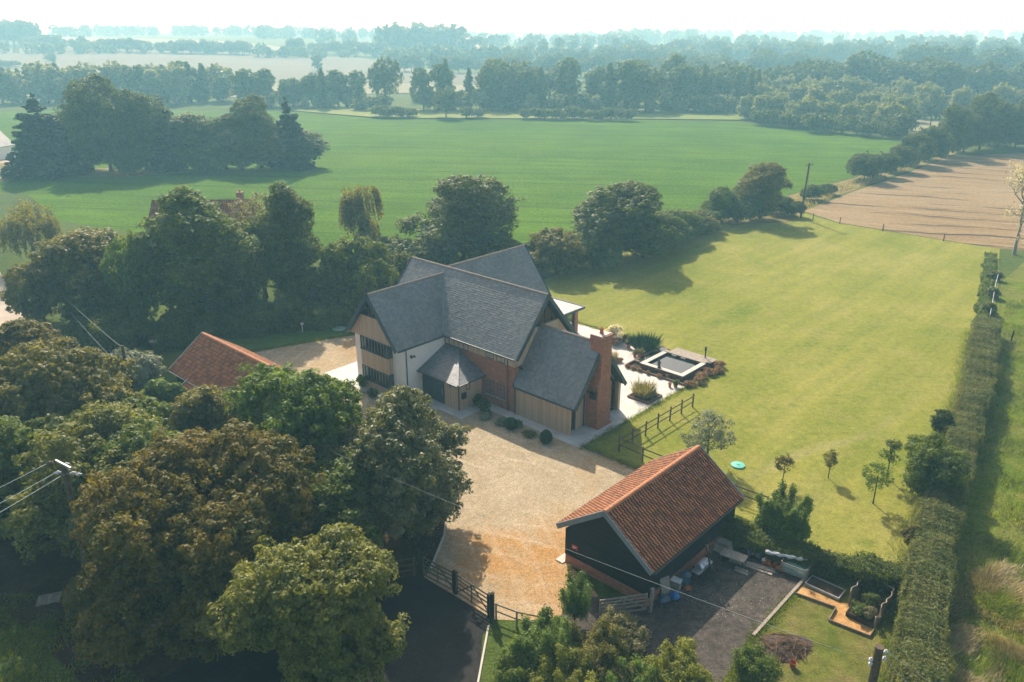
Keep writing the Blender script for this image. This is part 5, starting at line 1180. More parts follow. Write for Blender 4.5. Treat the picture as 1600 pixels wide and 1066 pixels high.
gate(W(13.3, -13.87), W(15.62, -13.64), 'left leaf of the wooden double gates across the drive')
gate(W(15.86, -13.63), W(18.42, -13.66), 'right leaf of the wooden double gates across the drive')
for (s_, t_, hh, lb) in ((13.0, -13.95, 1.75, 'tall square gate post at the left end of the double gates'), (13.22, -13.86, 1.68, 'second post standing against the tall left gate post'), (15.70, -13.64, 1.5, 'middle post left of the pair where the two gates meet'), (15.80, -13.60, 1.45, 'middle post right of the pair where the two gates meet'), (18.52, -13.68, 1.5, 'gate post hinged to the right gate leaf'), (18.74, -13.66, 1.65, 'tall square gate post at the right end of the double gates')):
    o = empty('gate_post', W(s_, t_), lb, 'post', HA); m = MB(); m.bar((0, 0, -.1), (0, 0, hh), 0.17, 0.17); m.build('post', M['postwood'], o, bevel=.015); m = MB(); m.prism([(-.1, -.1, hh), (.1, -.1, hh), (.1, .1, hh), (-.1, .1, hh)], (0, 0, .035)); m.build('cap', M['postwood'], o)
gate(at(936, 966), at(1010, 955), 'grey open field gate standing beside the near barn corner', 1.1, 5, 'greyoak')
o = empty('gate_post', at(1016, 956), 'leaning grey post by the near barn corner', 'post', HA); m = MB(); m.bar((0, 0, -.1), (0.05, 0, 1.55), 0.16, 0.16); m.build('post', M['greyoak'], o, bevel=.015); m = MB(); m.bar((0.05, 0, 1.55), (0.052, 0, 1.58), 0.19, 0.19); m.build('cap', M['greyoak'], o)

def insulator(m, p, d, sc_=1.0):
    p = Vector(p); d = Vector(d).normalized()
    m.tube([p, p + d * .08 * sc_, p + d * .10 * sc_, p + d * .18 * sc_, p + d * .20 * sc_, p + d * .30 * sc_], [.05 * sc_, .05 * sc_, .10 * sc_, .10 * sc_, .06 * sc_, .04 * sc_], 9)
def wire(name, p, q, sag, label, r=0.012, mat='wire', cat='wire', group=None):
    p, q = Vector(p), Vector(q); L = [p.lerp(q, i / 18) - Vector((0, 0, sag * 4 * (i / 18) * (1 - i / 18))) for i in range(19)]
    m = MB(); m.tube(L, r, 5); return tag(m.build(name, M[mat], None, smooth=True, uv=False), label, cat, group)
def pole(loc, h, r, label, name='utility_pole', arm=None, arm_mat='galv', leanv=(0, 0)):
    o = empty(name, loc, label, 'pole'); m = MB(); m.tube([(0, 0, -.2), (leanv[0] * .5, leanv[1] * .5, h * .5), (leanv[0], leanv[1], h)], [r * 1.25, r * 1.1, r], 12); m.build('pole', M['polewood'], o, smooth=False, uv=False)
    if arm is not None:
        u, L, z = arm; m = MB(); m.bar(Vector((leanv[0], leanv[1], z)) - u * L, Vector((leanv[0], leanv[1], z)) + u * L, .09, .11); m.build('crossarm', M[arm_mat], o)
    return o
# pole among the trees on the left, three wires running out to the left
pl = Vector((-23.2, 36.0, 0)); ua = at(122, 743, 9.1) - at(80, 721, 9.1); ua.normalize()
PL = pole(pl, 9.0, .15, 'wooden pole with a white crossarm among the trees at lower left', arm=(ua, .72, 9.06))
wdir = Vector((-1, -.22, 0)).normalized()
for i, (off, z, lb) in enumerate(((-.66, 9.12, 'upper pale wire running left from the crossarm pole'), (-.05, 8.75, 'middle pale wire running left from the crossarm pole'), (.66, 8.85, 'lower pale wire running left from the crossarm pole'))):
    a0 = pl + ua * off + Vector((0, 0, z)); c1 = Vector((0, 0, -.16))
    m = MB(); insulator(m, ua * off + Vector((0, 0, z)) + wdir * .15 + c1, wdir, 1.15); m.build('insulator', M['porcelain'] if i == 1 else M['brownglaze'], PL)
    m = MB(); insulator(m, ua * off * .8 + Vector((0, 0, z - .1)) - wdir * .25 + c1, -wdir, 1.0); m.build('insulator', M['porcelain'], PL)
    b0 = at(-260, 878 + (0, 36, 62)[i], 8.6)
    wire('power_line', a0 + c1 + wdir * .45, b0, .15, lb, .013, 'palewire')
# pole at the bottom right
pr_ = Vector((13.05, 22.35, 0)); PR = pole(pr_, 9.6, .15, 'thick brown wooden pole cut off by the bottom edge beside the long hedge')
for k, (dx, z) in enumerate(((.24, 9.35), (.24, 9.05), (-.24, 9.0), (-.22, 8.8))):
    m = MB(); m.bar((0, 0, z), (dx, 0, z), .04, .04); insulator(m, (dx, 0, z - .05), (0, -.2, 1), .7); m.build('insulator', M['porcelain'], PR)
wire('telephone_wire', pr_ + Vector((.27, 0, 9.4)), at(1560, 1130, 8.3), .12, 'upper pale wire leaving the brown pole to the lower right', .006)
wire('telephone_wire', pr_ + Vector((.27, 0, 9.1)), at(1500, 1150, 8.2), .10, 'lower pale wire leaving the brown pole to the lower right', .006)
hp = Vector((-31.0, 58.8, 0)); pole(hp, 6.6, .11, 'telegraph pole mostly hidden by the whitish leaved tree', 'telegraph_pole')
wire('telephone_wire', pr_ + Vector((-.25, 0, 8.95)), hp + Vector((.1, 0, 6.5)), 1.2, 'long pale wire crossing the gravel from the brown pole', .006, 'wire')
sp = at(80, 475, 0); pole((sp.x, sp.y, 0), 3.2, .09, 'short pole beside the olive tree near the farm track', 'telegraph_pole')
wire('telephone_wire', Vector((sp.x, sp.y, 3.15)), hp + Vector((0, 0, 6.4)), .3, 'upper wire slanting from the short pole to the hidden pole', .014)
wire('telephone_wire', Vector((sp.x, sp.y, 2.7)), hp + Vector((-.6, 0, 5.0)), .4, 'lower wire slanting from the short pole to the hidden pole', .012)
wire('telephone_wire', at(66, 540, 6.5), hp + Vector((-.1, 0, 5.9)), .2, 'faint wire from the left edge trees to the hidden pole', .012)
fp = gnd(1251, 341); pole(fp, 9.3, .15, 'tall wooden pole at the far corner of the lawn', arm=(Vector((.9, .4, 0)).normalized(), .9, 9.0), arm_mat='polewood', leanv=(.25, 0))
pole(gnd(1409, 252), 8.5, .12, 'small distant pole above the hedgerow bushes', leanv=(0, 0)); pole(gnd(1446, 236), 9, .12, 'farther distant pole beside the hedgerow oaks')
for k, (u, v) in enumerate(((1270, 344), (1312, 350), (1379, 361), (1474, 377), (1580, 533))):
    m = MB(); m.tube([(0, 0, -.1), (.03, 0, 1.15)], [.075, .07], 8); tag(m.build('fence_post', M['postwood'], None, uv=False, loc=gnd(u, v)), ('fence post nearest the far pole', 'second fence post from the far pole', 'third fence post from the far pole', 'fence post at the right end of the stubble edge', 'lone post in the meadow at the right edge')[k], 'post')
m = MB()
L = [gnd(u, v) for u, v in ((1557, 440), (1553, 455), (1549, 478), (1544, 505))]
m.tube([p + Vector((0, 0, .95)) for p in L], .022, 5)
for p in L: m.tube([p, p + Vector((0, 0, 1.05))], .02, 5)
tag(m.build('tape_fence', M['white'], None, uv=False), 'white tape fence past the far end of the long hedge', 'fence')

# ------------------------------------------------------------------ terrace and pond
def build_pond():
    T = empty('garden_pond', W(7.3, 22.8), 'raised square pond with pale coping on the terrace', 'pond', HA)
    a_, b_, c_, d_, h = -2.2, 2.4, -2.15, 2.25, .52
    m = MB(); i_ = .3
    m.box(a_, b_, c_, c_ + i_, 0, h); m.box(a_, b_, d_ - i_, d_, 0, h); m.box(a_, a_ + i_, c_ + i_, d_ - i_, 0, h); m.box(b_ - i_, b_, c_ + i_, d_ - i_, 0, h); m.build('pond_wall', M['brick_dark'], T)
    m = MB(); o_ = .05; j = .42
    m.box(a_ - o_, b_ + o_, c_ - o_, c_ + j, h, h + .06); m.box(a_ - o_, a_ + j, c_ + j, d_ - j, h, h + .06); m.box(b_ - j, b_ + o_, c_ + j, d_ - j, h, h + .06); m.build('coping', M['stone'], T)
    m = MB(); m.box(a_ + .02, b_ - .02, d_ - j, d_ + .05, h + .003, h + .09); m.build('coping', M['greyoak'], T)
    m = MB(); m.box(a_ + i_ - .02, b_ - i_ + .02, c_ + i_ - .02, d_ - i_ + .02, .02, h - .16); m.build('water', M['water'], T)
    m = MB()
    for k in range(9): m.box(a_ + .4 + k * .5, a_ + .88 + k * .5, d_ + .1, d_ + 1.35, h - .05, h + .02)
    m.build('deck_boards', M['greyoak'], T)
    m = MB(); m.box(a_ + .42, b_ + .2, d_ + .13, d_ + 1.3, 0, h - .06); m.build('deck_base', M['postwood'], T)
    for x in (a_ + 1.0, a_ + 2.0): m = MB(); m.box(x, x + .5, d_ - .55, d_ - .48, h - .1, h + .02); m.build('spout', M['stone'], T)
    # low brick edging of the bed around
    e0, e1, f0, f1 = -3.45, 3.15, -2.85, 3.55
    m = MB(); m.box(e0, e1, f0, f0 + .13, 0, .2); m.box(e0, e0 + .13, f0 + .13, f1, 0, .32); m.build('bed_edging', M['brick_dark'], T)
    m = MB(); m.box(e0 + .13, e1, f0 + .13, f1 - .1, 0, .12); m.build('bed_soil', M['soil'], T)
    m = MB(); m.box(e0 + .2, a_ - .12, f0 + 1.2, f1 - .4, .12, .38); m.build('side_trough', M['brick_dark'], T)
    m = MB(); m.box(e0 + .3, a_ - .2, f0 + 1.3, f1 - .5, .38, .39); m.build('trough_water', M['water'], T)
    return T
build_pond()
p = W(7.0, 20.85)
F_ = empty('fountain_statue', (p.x, p.y, .58), 'small dark fountain figure on the front coping of the pond', 'statue', HA)
m = MB(); m.lathe([(.20, 0), (.20, .06), (.12, .10), (.10, .16), (.18, .22), (.16, .26)]); m.build('plinth', M['bronze'], F_)
m = MB(); m.lathe([(.10, .25), (.13, .36), (.11, .48), (.13, .60), (.06, .68), (.085, .76), (.075, .84), (.02, .89)]); m.tube([(.08, 0, .58), (.22, -.05, .50), (.26, -.1, .62)], [.045, .035, .03], 6); m.tube([(-.08, 0, .58), (-.2, .0, .46), (-.1, -.1, .36)], [.045, .035, .03], 6); m.build('figure', M['bronze'], F_)
p = at(1101, 567, 0); o = empty('lamp_post', p, 'slim black post at the right end of the pond deck', 'post')
m = MB(); m.tube([(0, 0, 0), (0, 0, 1.25)], [.07, .06], 8); m.build('post', M['iron'], o); m = MB(); m.lathe([(.09, 1.25), (.11, 1.3), (.10, 1.55), (.13, 1.58), (.03, 1.68)]); m.build('lantern', M['iron'], o)

def leaf_clump(name, loc, h, R, label, leaf, seed, cat='plant', n=60, nleaf=30, ls=.06, cs=.12, group=None, parent=None, up=.55):
    rng = np.random.default_rng(seed); lobes = lobes_round(R, 0.02, h, 8, rng, .5); Q, N, S_ = clump_leaves(lobes, n, nleaf, cs, ls, rng, up); Q[:, 2] = np.maximum(Q[:, 2], .02); V, F = leaf_quads(Q, N, S_, rng)
    o = rawmesh(name, V, F, LM[leaf], parent); o.location = loc
    return tag(o, label, cat, group) if parent is None else o
def spikes(name, loc, h, R, label, leaf, seed, n=500, w_=.02, cat='plant', parent=None, lean=.35, base=.5):
    """upright blades"""
    rng = np.random.default_rng(seed); a = rng.uniform(0, 6.28, n); r = R * np.sqrt(rng.uniform(0, 1, n)) * base; b = np.stack([np.cos(a) * r, np.sin(a) * r, np.zeros(n)], 1)
    d = np.stack([np.cos(a) * lean * r / R * 2, np.sin(a) * lean * r / R * 2, np.ones(n)], 1) + rng.normal(0, .16, (n, 3)); L = h * rng.uniform(.5, 1.05, n)[:, None]; t = b + d * L; t[:, 2] = np.maximum(t[:, 2], .05)
    q = rng.normal(size=(n, 3)) * [1, 1, .1]; q /= np.linalg.norm(q, axis=1)[:, None]; m_ = b + d * L * .6
    V = np.stack([b, m_ + q * w_, t, m_ - q * w_], 1).reshape(-1, 3); o = rawmesh(name, V, np.arange(n * 4).reshape(-1, 4), LM[leaf], parent); o.location = loc
    return tag(o, label, cat) if parent is None else o
def pot(loc, r, h, label, plant_leaf=None, ph=.4, seed=1):
    o = empty('plant_pot', loc, label, 'plant pot'); m = MB(); m.lathe([(r * .68, 0), (r * .92, h * .82), (r * 1.06, h * .82), (r * 1.06, h), (r * .9, h), (r * .86, h * .88)]); m.build('pot', M['terracotta'], o, smooth=False, uv=False)
    m = MB(); m.lathe([(r * .86, h * .88), (.01, h * .9)]); m.build('soil', M['soil'], o)
    if plant_leaf: leaf_clump('foliage', (0, 0, h * .9), ph, r * 1.5, None, plant_leaf, seed, parent=o, n=36, nleaf=22, ls=.045, cs=.09)
    return o
zp = lambda x, y: at(940 + x / 6.66, 500 + y / 6.66)
pot(zp(280, 292), .24, .45, 'terracotta pot near the white flowering shrub', 'olive', .35, 1)
pot(zp(396, 398), .32, .5, 'large terracotta pot at the corner of the pond bed', 'herb', .6, 2)
pot(zp(708, 700), .16, .42, 'slim terracotta pot on the paving by the lawn edge', None)
pot(zp(768, 700), .22, .28, 'small pot with yellow-green plant by the lawn edge', 'fresh', .45, 3)
pot(zp(345, 385), .2, .3, 'small pot left of the large terracotta pot', 'grey', .35, 4)
leaf_clump('flowering_shrub', zp(135, 215), 1.7, 1.25, 'shrub covered in white flowers behind the chimney', 'blossom', 5, 'shrub', 150, 30, .06)
leaf_clump('seed_head_plant', zp(135, 255), 1.0, .8, 'pale brown seed heads below the white flowering shrub', 'sedum', 6, 'plant', 70, 26, .05)
leaf_clump('low_shrub', zp(230, 225), .9, .7, 'small green shrub right of the white flowering shrub', 'olive', 7, 'shrub', 60, 26, .05)
spikes('rosemary_bush', zp(445, 310), 1.35, 1.0, 'upright deep green rosemary bush on the terrace', 'topiary', 8, 1500, .035, 'shrub', None, .5, .85)
leaf_clump('lavender', zp(525, 350), .6, .7, 'grey-green low mound right of the rosemary bush', 'grey', 9, 'plant', 60, 26, .05)
spikes('ornamental_grass', zp(110, 420), 1.0, .7, 'pale ornamental grass tuft beside the annexe', 'straw', 10, 420, .014)
leaf_clump('ground_plant', zp(180, 440), .35, .55, 'low brown plant at the foot of the ornamental grass', 'sedum', 11, 'plant', 40, 22, .045)
for k in range(6):
    f = k / 5; c_ = W(10.75 + .25 * math.sin(k * 2), 20.3 + 5.7 * f); leaf_clump('sedum_plant', c_, .55 + .1 * (k % 2), .62, 'rust coloured mound in the row along the right side of the pond', 'sedum', 20 + k, 'plant', 60, 26, .05, group='rust coloured row beside the pond')
for k, (x, y, r) in enumerate(((265, 500, .22), (330, 520, .3), (480, 570, .24), (600, 605, .28), (390, 540, .2), (690, 610, .25))): leaf_clump('edging_plant', zp(x, y), .35, r, 'little rusty plant in the narrow bed before the pond wall', 'sedum', 30 + k, 'plant', 24, 20, .04, group='little plants before the pond wall')
# brick edged flower bed
c_ = W(9.0, 15.6)
B_ = empty('flower_bed', c_, 'square brick edged bed full of grasses on the paving', 'flower bed', HA)
m = MB(); e = 1.1
m.box(-e, e, -e, -e + .12, 0, .2); m.box(-e, e, e - .12, e, 0, .2); m.box(-e, -e + .12, -e + .12, e - .12, 0, .2); m.box(e - .12, e, -e + .12, e - .12, 0, .2); m.build('brick_edging', M['brick_dark'], B_)
m = MB(); m.box(-e + .1, e - .1, -e + .1, e - .1, 0, .14); m.build('soil', M['soil'], B_)
spikes('grasses', (-.25, .1, .14), 1.15, 1.0, None, 'herb', 44, 700, .022, parent=B_, lean=.3, base=.8); leaf_clump('foliage', (.1, -.2, .1), .6, .8, None, 'herb', 45, parent=B_, n=90, nleaf=24, ls=.05)
leaf_clump('flowers', (.45, .4, .12), .5, .45, None, 'grey', 46, parent=B_, n=30, nleaf=20, ls=.045)
# planting along the front wall
def topiary(loc, h, R, label, seed, cone=0.0):
    rng = np.random.default_rng(seed); n = 5200; d = sphere_dirs(n, rng, .1); z = (d[:, 2] + 1) / 2; k = 1 - cone * np.clip(z - .35, 0, 1)
    Q = np.stack([d[:, 0] * R * k, d[:, 1] * R * k, z * h], 1) + rng.normal(0, .012, (n, 3)); V, F = leaf_quads(Q, d + rng.normal(0, .3, d.shape), .042, rng); m2 = sphere_dirs(900, rng, 0); Q2 = np.stack([m2[:, 0] * R * .85, m2[:, 1] * R * .85, (m2[:, 2] + 1) / 2 * h * .92], 1); V2, F2 = leaf_quads(Q2, m2, .12, rng)
    o = rawmesh('topiary', np.concatenate([V, V2]), np.concatenate([F, F2 + len(V)]), LM['topiary']); o.location = loc; return tag(o, label, 'topiary')
topiary(at(798, 670), .95, .52, 'clipped dark ball in front of the brick wall', 61)
topiary(at(853, 692), 1.1, .52, 'clipped dark domed bush in front of the annexe boards', 62, .45)
leaf_clump('bay_bush', at(757, 646), 1.25, .72, 'dark green bush beside the porch', 'dark', 63, 'bush', 90, 30, .06)
leaf_clump('low_shrub', at(748, 634), 1.0, .45, 'light green shrub against the porch corner', 'green', 64, 'shrub', 50, 26, .06)
leaf_clump('hosta', at(759, 654), .4, .55, 'pale grey-green hosta below the dark bush', 'grey', 65, 'plant', 40, 22, .08)
leaf_clump('hosta', at(784, 663), .45, .5, 'pale leafy plant left of the clipped ball', 'grey', 66, 'plant', 36, 22, .08)
leaf_clump('low_shrub', at(809, 667), .6, .4, 'small light green shrub right of the clipped ball', 'fresh', 67, 'shrub', 36, 22, .06)
leaf_clump('ground_plant', at(828, 682), .25, .7, 'flat olive plant on the gravel beside the domed bush', 'olive', 68, 'plant', 50, 22, .05)
leaf_clump('climbing_shrub', at(565, 607), 1.3, .5, 'green shrub against the boarded bay of the wing', 'fresh', 69, 'shrub', 60, 24, .07)
leaf_clump('low_shrub', at(582, 620), .7, .5, 'low shrub right of the shrub at the boarded bay', 'green', 70, 'shrub', 50, 24, .07)
# lids, lamps, bird table
def lid(loc, r, h, mat, label):
    o = empty('tank_lid', loc, label, 'tank lid'); m = MB(); m.lathe([(r, 0), (r, h * .5), (r * .95, h * .75), (r * .4, h)], n=24); m.build('lid', M[mat], o, uv=False); m = MB(); m.lathe([(.12, h), (.10, h + .03)]); m.build('handle', M[mat], o)
lid(at(1153, 728), .52, .14, 'turquoise', 'round turquoise tank lid on the lawn behind the barn'); lid(at(530, 514), .75, .12, 'paleturq', 'pale green tank lid on the lawn left of the wing')
o = empty('garden_lamp', at(473, 519), 'small white lamp on the left lawn strip', 'lamp'); m = MB(); m.tube([(0, 0, 0), (0, 0, .75)], .05, 8); m.build('stem', M['white'], o); m = MB(); m.lathe([(.05, .75), (.18, .85), (.18, 1.0), (.04, 1.06)]); m.build('lamp_head', M['white'], o)
o = empty('bird_table', at(243, 556), 'bird table on a thin stand left of the cart lodge', 'bird table'); m = MB(); m.tube([(0, 0, 0), (0, 0, 1.5)], .035, 8); m.build('stand', M['oak'], o)
m = MB(); m.lathe([(.38, 1.5), (.4, 1.56), (.3, 1.6)]); m.build('tray', M['greyoak'], o)
def pallet(loc, rz, label):
    o = empty('pallet', loc, label, 'pallet', rz)
    for x in (-.5, 0, .5): m = MB(); m.box(x - .05, x + .05, -.4, .4, 0, .1); m.build('bearer', M['greyoak'], o)
    for k in range(6): m = MB(); y = -.4 + .16 * k; m.box(-.6, .6, y - .045, y + .045, .1, .122); m.build('slat', M['greyoak'], o)
pallet(at(77, 938), .35, 'wooden pallet lying on the bare earth at lower left')

# ------------------------------------------------------------------ the yard behind the barn
z8 = lambda x, y, z=0.0: at(1000 + x / 5.714, 820 + y / 5.714, z)
def build_bbq():
    o = empty('barbecue', z8(545, 475), 'stainless barbecue on a cart against the barn wall', 'barbecue', HA + math.radians(90))
    for x in (-.42, .42):
        for y in (-.22, .22): m = MB(); m.bar((x, y, 0), (x, y, .78), .05, .05); m.build('leg', M['iron'], o)
    m = MB(); m.box(-.42, .42, -.24, .24, .25, .78); m.build('cabinet', M['iron'], o, bevel=.01)
    m = MB(); m.box(-.85, .85, -.28, .28, .80, .86); m.build('shelf', M['steel'], o, bevel=.01)
    m = MB(); m.prism([(-.44, -.27, .86), (-.44, .27, .86), (-.44, .27, 1.02), (-.44, .12, 1.22), (-.44, -.08, 1.22), (-.44, -.27, 1.0)], (.88, 0, 0)); h_ = m.build('hood', M['steel'], o, bevel=.015)
    m = MB(); m.bar((-.3, -.31, 1.0), (.3, -.31, 1.0), .03, .03); m.build('handle', M['iron'], h_)
build_bbq()
p = z8(672, 505); o = empty('ladder', p, 'dark ladder leaning on the barn wall right of the barbecue', 'ladder', HA + math.radians(90))
for x in (-.2, .2): m = MB(); m.bar((x, 0, 0), (x, .75, 2.3), .05, .07); m.build('rail', M['postwood'], o)
for k in range(8): m = MB(); f = (k + .7) / 8.4; m.bar((-.2, .75 * f, 2.3 * f), (.2, .75 * f, 2.3 * f), .035, .035); m.build('rung', M['postwood'], o)
p = z8(830, 345); o = empty('workbench', p, 'grey topped bench in the barn shade', 'table', HA + math.radians(8))
m = MB(); m.box(-.75, .75, -.4, .4, .56, .62); m.build('table_top', M['greyoak'], o)
for x in (-.65, .65):
    for y in (-.3, .3): m = MB(); m.bar((x, y, 0), (x, y, .56), .07, .07); m.build('leg', M['postwood'], o)
def planks(loc, rz, L, label, n=3):
    o = empty('plank_pile', loc, label, 'planks', rz)
    for k in range(n): m = MB(); m.obox((random.uniform(-.1, .1), -.1 * n + .2 * k, .05 + .045 * (k % 2)), Vector((math.cos(.05 * k), math.sin(.05 * k), 0)), Vector((-math.sin(.05 * k), math.cos(.05 * k), 0)), Z, L / 2, .09, .022); m.build('plank', M['greyoak'], o)
planks(z8(1010, 365), HA + math.radians(10), 2.6, 'long pale planks lying beside the bench', 3); planks(z8(905, 410), HA + math.radians(5), .8, 'short plank offcuts in front of the bench', 2)
o = empty('slab_stack', z8(745, 225), 'stack of grey paving slabs by the barn wall', 'stack', HA)
for k in range(6): m = MB(); a_ = random.uniform(-.08, .08); m.obox((random.uniform(-.06, .06), random.uniform(-.06, .06), .06 + .115 * k), Vector((math.cos(a_), math.sin(a_), 0)), Vector((-math.sin(a_), math.cos(a_), 0)), Z, .5 - .02 * k, .42 - .03 * k, .05); m.build('slab', M['stone' if k < 4 else 'greyoak'], o)
o = empty('water_butt', z8(795, 135), 'blue-grey water butt at the far barn corner', 'water butt'); m = MB(); m.lathe([(.34, 0), (.42, .45), (.40, .95), (.36, 1.0)], n=18); m.build('barrel', M['slateblue'], o, smooth=True, uv=False); m = MB(); m.lathe([(.42, 1.0), (.42, 1.04), (.3, 1.1), (.02, 1.14)], n=18); m.build('lid', M['slateblue'], o, uv=False)
def sack(name, loc, r, h, mat, label, seed, cat='bag', group=None):
    rng = np.random.default_rng(seed); bm = bmesh.new(); bmesh.ops.create_icosphere(bm, subdivisions=3, radius=1.0); ph = rng.uniform(0, 6, 6)
    for v in bm.verts:
        c = v.co; k = 1 + .13 * math.sin(c.x * 4 + ph[0]) * math.sin(c.y * 5 + ph[1]) + .08 * math.sin(c.z * 7 + ph[2] + c.x * 3) + .05 * math.sin(c.x * 11 + ph[3]) * math.sin(c.z * 9 + ph[4])
        v.co = Vector((c.x * r * k, c.y * r * .8 * k, max(-.98, c.z) * h / 2 * k + h / 2))
    for f in bm.faces: f.smooth = True
    me = bpy.data.meshes.new(name); bm.to_mesh(me); bm.free(); me.materials.append(M[mat]); o = bpy.data.objects.new(name, me); col.objects.link(o); o.location = loc; o.rotation_euler = (0, 0, seed); return tag(o, label, cat, group)
for k, (x, y, r, lb) in enumerate(((960, 275, .42, 'leftmost shiny black bag in the pile by the hedge'), (1010, 290, .4, 'middle shiny black bag in the pile by the hedge'), (1060, 300, .36, 'rightmost shiny black bag in the pile by the hedge'))): sack('rubbish_bag', z8(x, y), r, .55, 'blackbag', lb, k + 2)
sack('plastic_sheet', z8(1000, 232, .2), .5, .35, 'polythene', 'crumpled pale plastic sheet on the black bags', 9, 'sheet')
sack('plastic_tub', z8(1110, 335), .17, .3, 'white', 'small white tub beside the orange logs', 12, 'tub')
o = empty('log_pile', z8(1195, 385), 'heap of rusty orange logs left of the crate', 'logs', HA)
for k in range(9): m = MB(); x, y, z = -.55 + .3 * (k % 5), random.uniform(-.15, .15), .1 + .17 * (k // 5); a_ = random.uniform(0, 3); m.tube([(x - .18 * math.cos(a_), y - .18 * math.sin(a_), z), (x + .18 * math.cos(a_), y + .18 * math.sin(a_), z + .03)], .095, 8); m.build('log', M['rust'], o)
def build_crate():
    o = empty('slatted_crate', z8(1385, 425), 'pale slatted crate at the far end of the yard', 'crate', HA + math.radians(6))
    for x in (-.72, .72):
        for y in (-.45, .45): m = MB(); m.bar((x, y, 0), (x, y, .78), .07, .07); m.build('corner_post', M['greyoak'], o)
    for z in (.15, .42, .68):
        for y in (-.49, .49): m = MB(); m.bar((-.76, y, z), (.76, y, z), .03, .09); m.build('slat', M['greyoak'], o)
        for x in (-.76, .76): m = MB(); m.bar((x, -.45, z), (x, .45, z), .03, .09); m.build('slat', M['greyoak'], o)
    m = MB(); m.box(-.66, .66, -.4, .4, .1, .5); m.build('contents', M['paleturq'], o, bevel=.04)
build_crate()
a_, b_ = z8(1120, 245, .85), z8(1490, 315, .95); m = MB(); u = (b_ - a_).normalized(); n_ = Vector((-u.y, u.x, 0))
pts = [a_.lerp(b_, i / 14) + Vector((0, 0, .03 * math.sin(i * 2.1))) for i in range(15)]
m.tube(pts, [.10 + .03 * math.sin(i * 1.7) for i in range(15)], 8); m.tube([p + n_ * .22 + Vector((0, 0, -.05)) for p in pts], [.09 + .03 * math.sin(i * 2.3 + 1) for i in range(15)], 8)
tag(m.build('polythene_roll', M['polythene'], None, smooth=True, uv=False), 'long rolled polythene sheet along the hedge behind the crate', 'sheet')
sack('blue_bag', z8(305, 665), .32, .5, 'blue', 'bright blue plastic bag by the near barn corner', 21); sack('rubbish_bag', z8(215, 690), .4, .4, 'slateblue', 'dull blue-grey sack beside the bright blue bag', 22)
p = z8(230, 640); o = empty('leaning_panel', p, 'grey framed panel leaning beside the near barn corner', 'panel', HA + math.radians(70)); m = MB(); m.obox((0, .1, .55), X, Vector((0, .95, -.3)), Vector((0, .3, .95)), .27, .02, .58); m.build('panel', M['steel'], o); m = MB(); m.obox((0, .07, .55), X, Vector((0, .95, -.3)), Vector((0, .3, .95)), .31, .018, .62); m.build('frame', M['greyoak'], o)
o = empty('storage_box', z8(320, 560), 'white topped box against the barn wall', 'box', HA + .2); m = MB(); m.box(-.28, .28, -.22, .22, 0, .5); m.build('body', M['greyoak'], o, bevel=.02); m = MB(); m.box(-.3, .3, -.24, .24, .5, .58); m.build('lid', M['white'], o, bevel=.015)
o = empty('dustbin', z8(400, 540), 'dark green bin between the box and the barbecue', 'bin'); m = MB(); m.lathe([(.24, 0), (.3, .75)], n=16); m.build('body', M['slateblue'], o, uv=False); m = MB(); m.lathe([(.32, .75), (.32, .8), (.05, .88)], n=16); m.build('lid', M['slateblue'], o, uv=False)
sack('rusty_heap', z8(420, 575), .28, .2, 'rust', 'low rusty heap at the foot of the dark bin', 24, 'heap')
# ------------------------------------------------------------------ vegetable garden and bonfire
def edging(pts, label, mat='oak', h=.14, wd=.06, name='edging_board'):
    m = MB()
    for a_, b_ in zip(pts, pts[1:]): m.bar(Vector(a_) + Z * h / 2, Vector(b_) + Z * (h / 2 + .002), wd, h)
    return tag(m.build(name, M[mat]), label, 'edging')
edging([W(29.88, 1.3), W(29.88, -5.3)], 'timber kerb between the grey gravel and the small lawn', 'greyoak', .12, .16)
edging([W(30.05, -.56), W(32.24, -.2), W(32.36, -1.46), W(34.45, -1.2), W(34.42, -.3)], 'zigzag board edging of the sandy path', 'oak', .16, .05)
edging([at(672, 893), at(680, 872), at(694, 838), at(697, 812)], 'pale kerb stones along the left bend of the gravel', 'stone', .10, .12)
edging([W(19.05, -14.3), W(21.6, -17.7), W(24.1, -22.2)], 'pale kerb along the right edge of the tarmac', 'stone', .08, .10)
edging([W(10.5, 4.86), W(16.2, 4.86), W(18.6, 4.86)], 'thin board edging between gravel and grass right of the house', 'oak', .08, .05)
patch('path', [W(29.95, .16), W(30.08, -.5), W(32.28, -.15), W(32.4, -1.4), W(34.4, -1.15), W(34.36, -.45), W(32.9, -.45), W(32.75, .9), W(32.2, .45), W(30.1, .4)], M['bark_path'], .016)
def raised_bed(s0, s1, t0, t1, h, mat, label):
    c_ = W((s0 + s1) / 2, (t0 + t1) / 2); o = empty('raised_bed', c_, label, 'raised bed', HA); a_, b_ = (s1 - s0) / 2, (t1 - t0) / 2
    for bx in ((-a_, a_, -b_, -b_ + .06), (-a_, a_, b_ - .06, b_), (-a_, -a_ + .06, -b_ + .06, b_ - .06), (a_ - .06, a_, -b_ + .06, b_ - .06)): m = MB(); m.box(*bx, 0, h); m.build('board', M[mat], o)
    m = MB(); m.box(-a_ + .05, a_ - .05, -b_ + .05, b_ - .05, 0, h - .06); m.build('soil', M['soil'], o); return o
raised_bed(30.1, 32.1, .55, 1.55, .2, 'galv', 'empty raised bed with pale edges beside the grey gravel')
RB = raised_bed(32.85, 34.3, -.4, 1.9, .3, 'postwood', 'raised vegetable bed fenced by wavy panels')
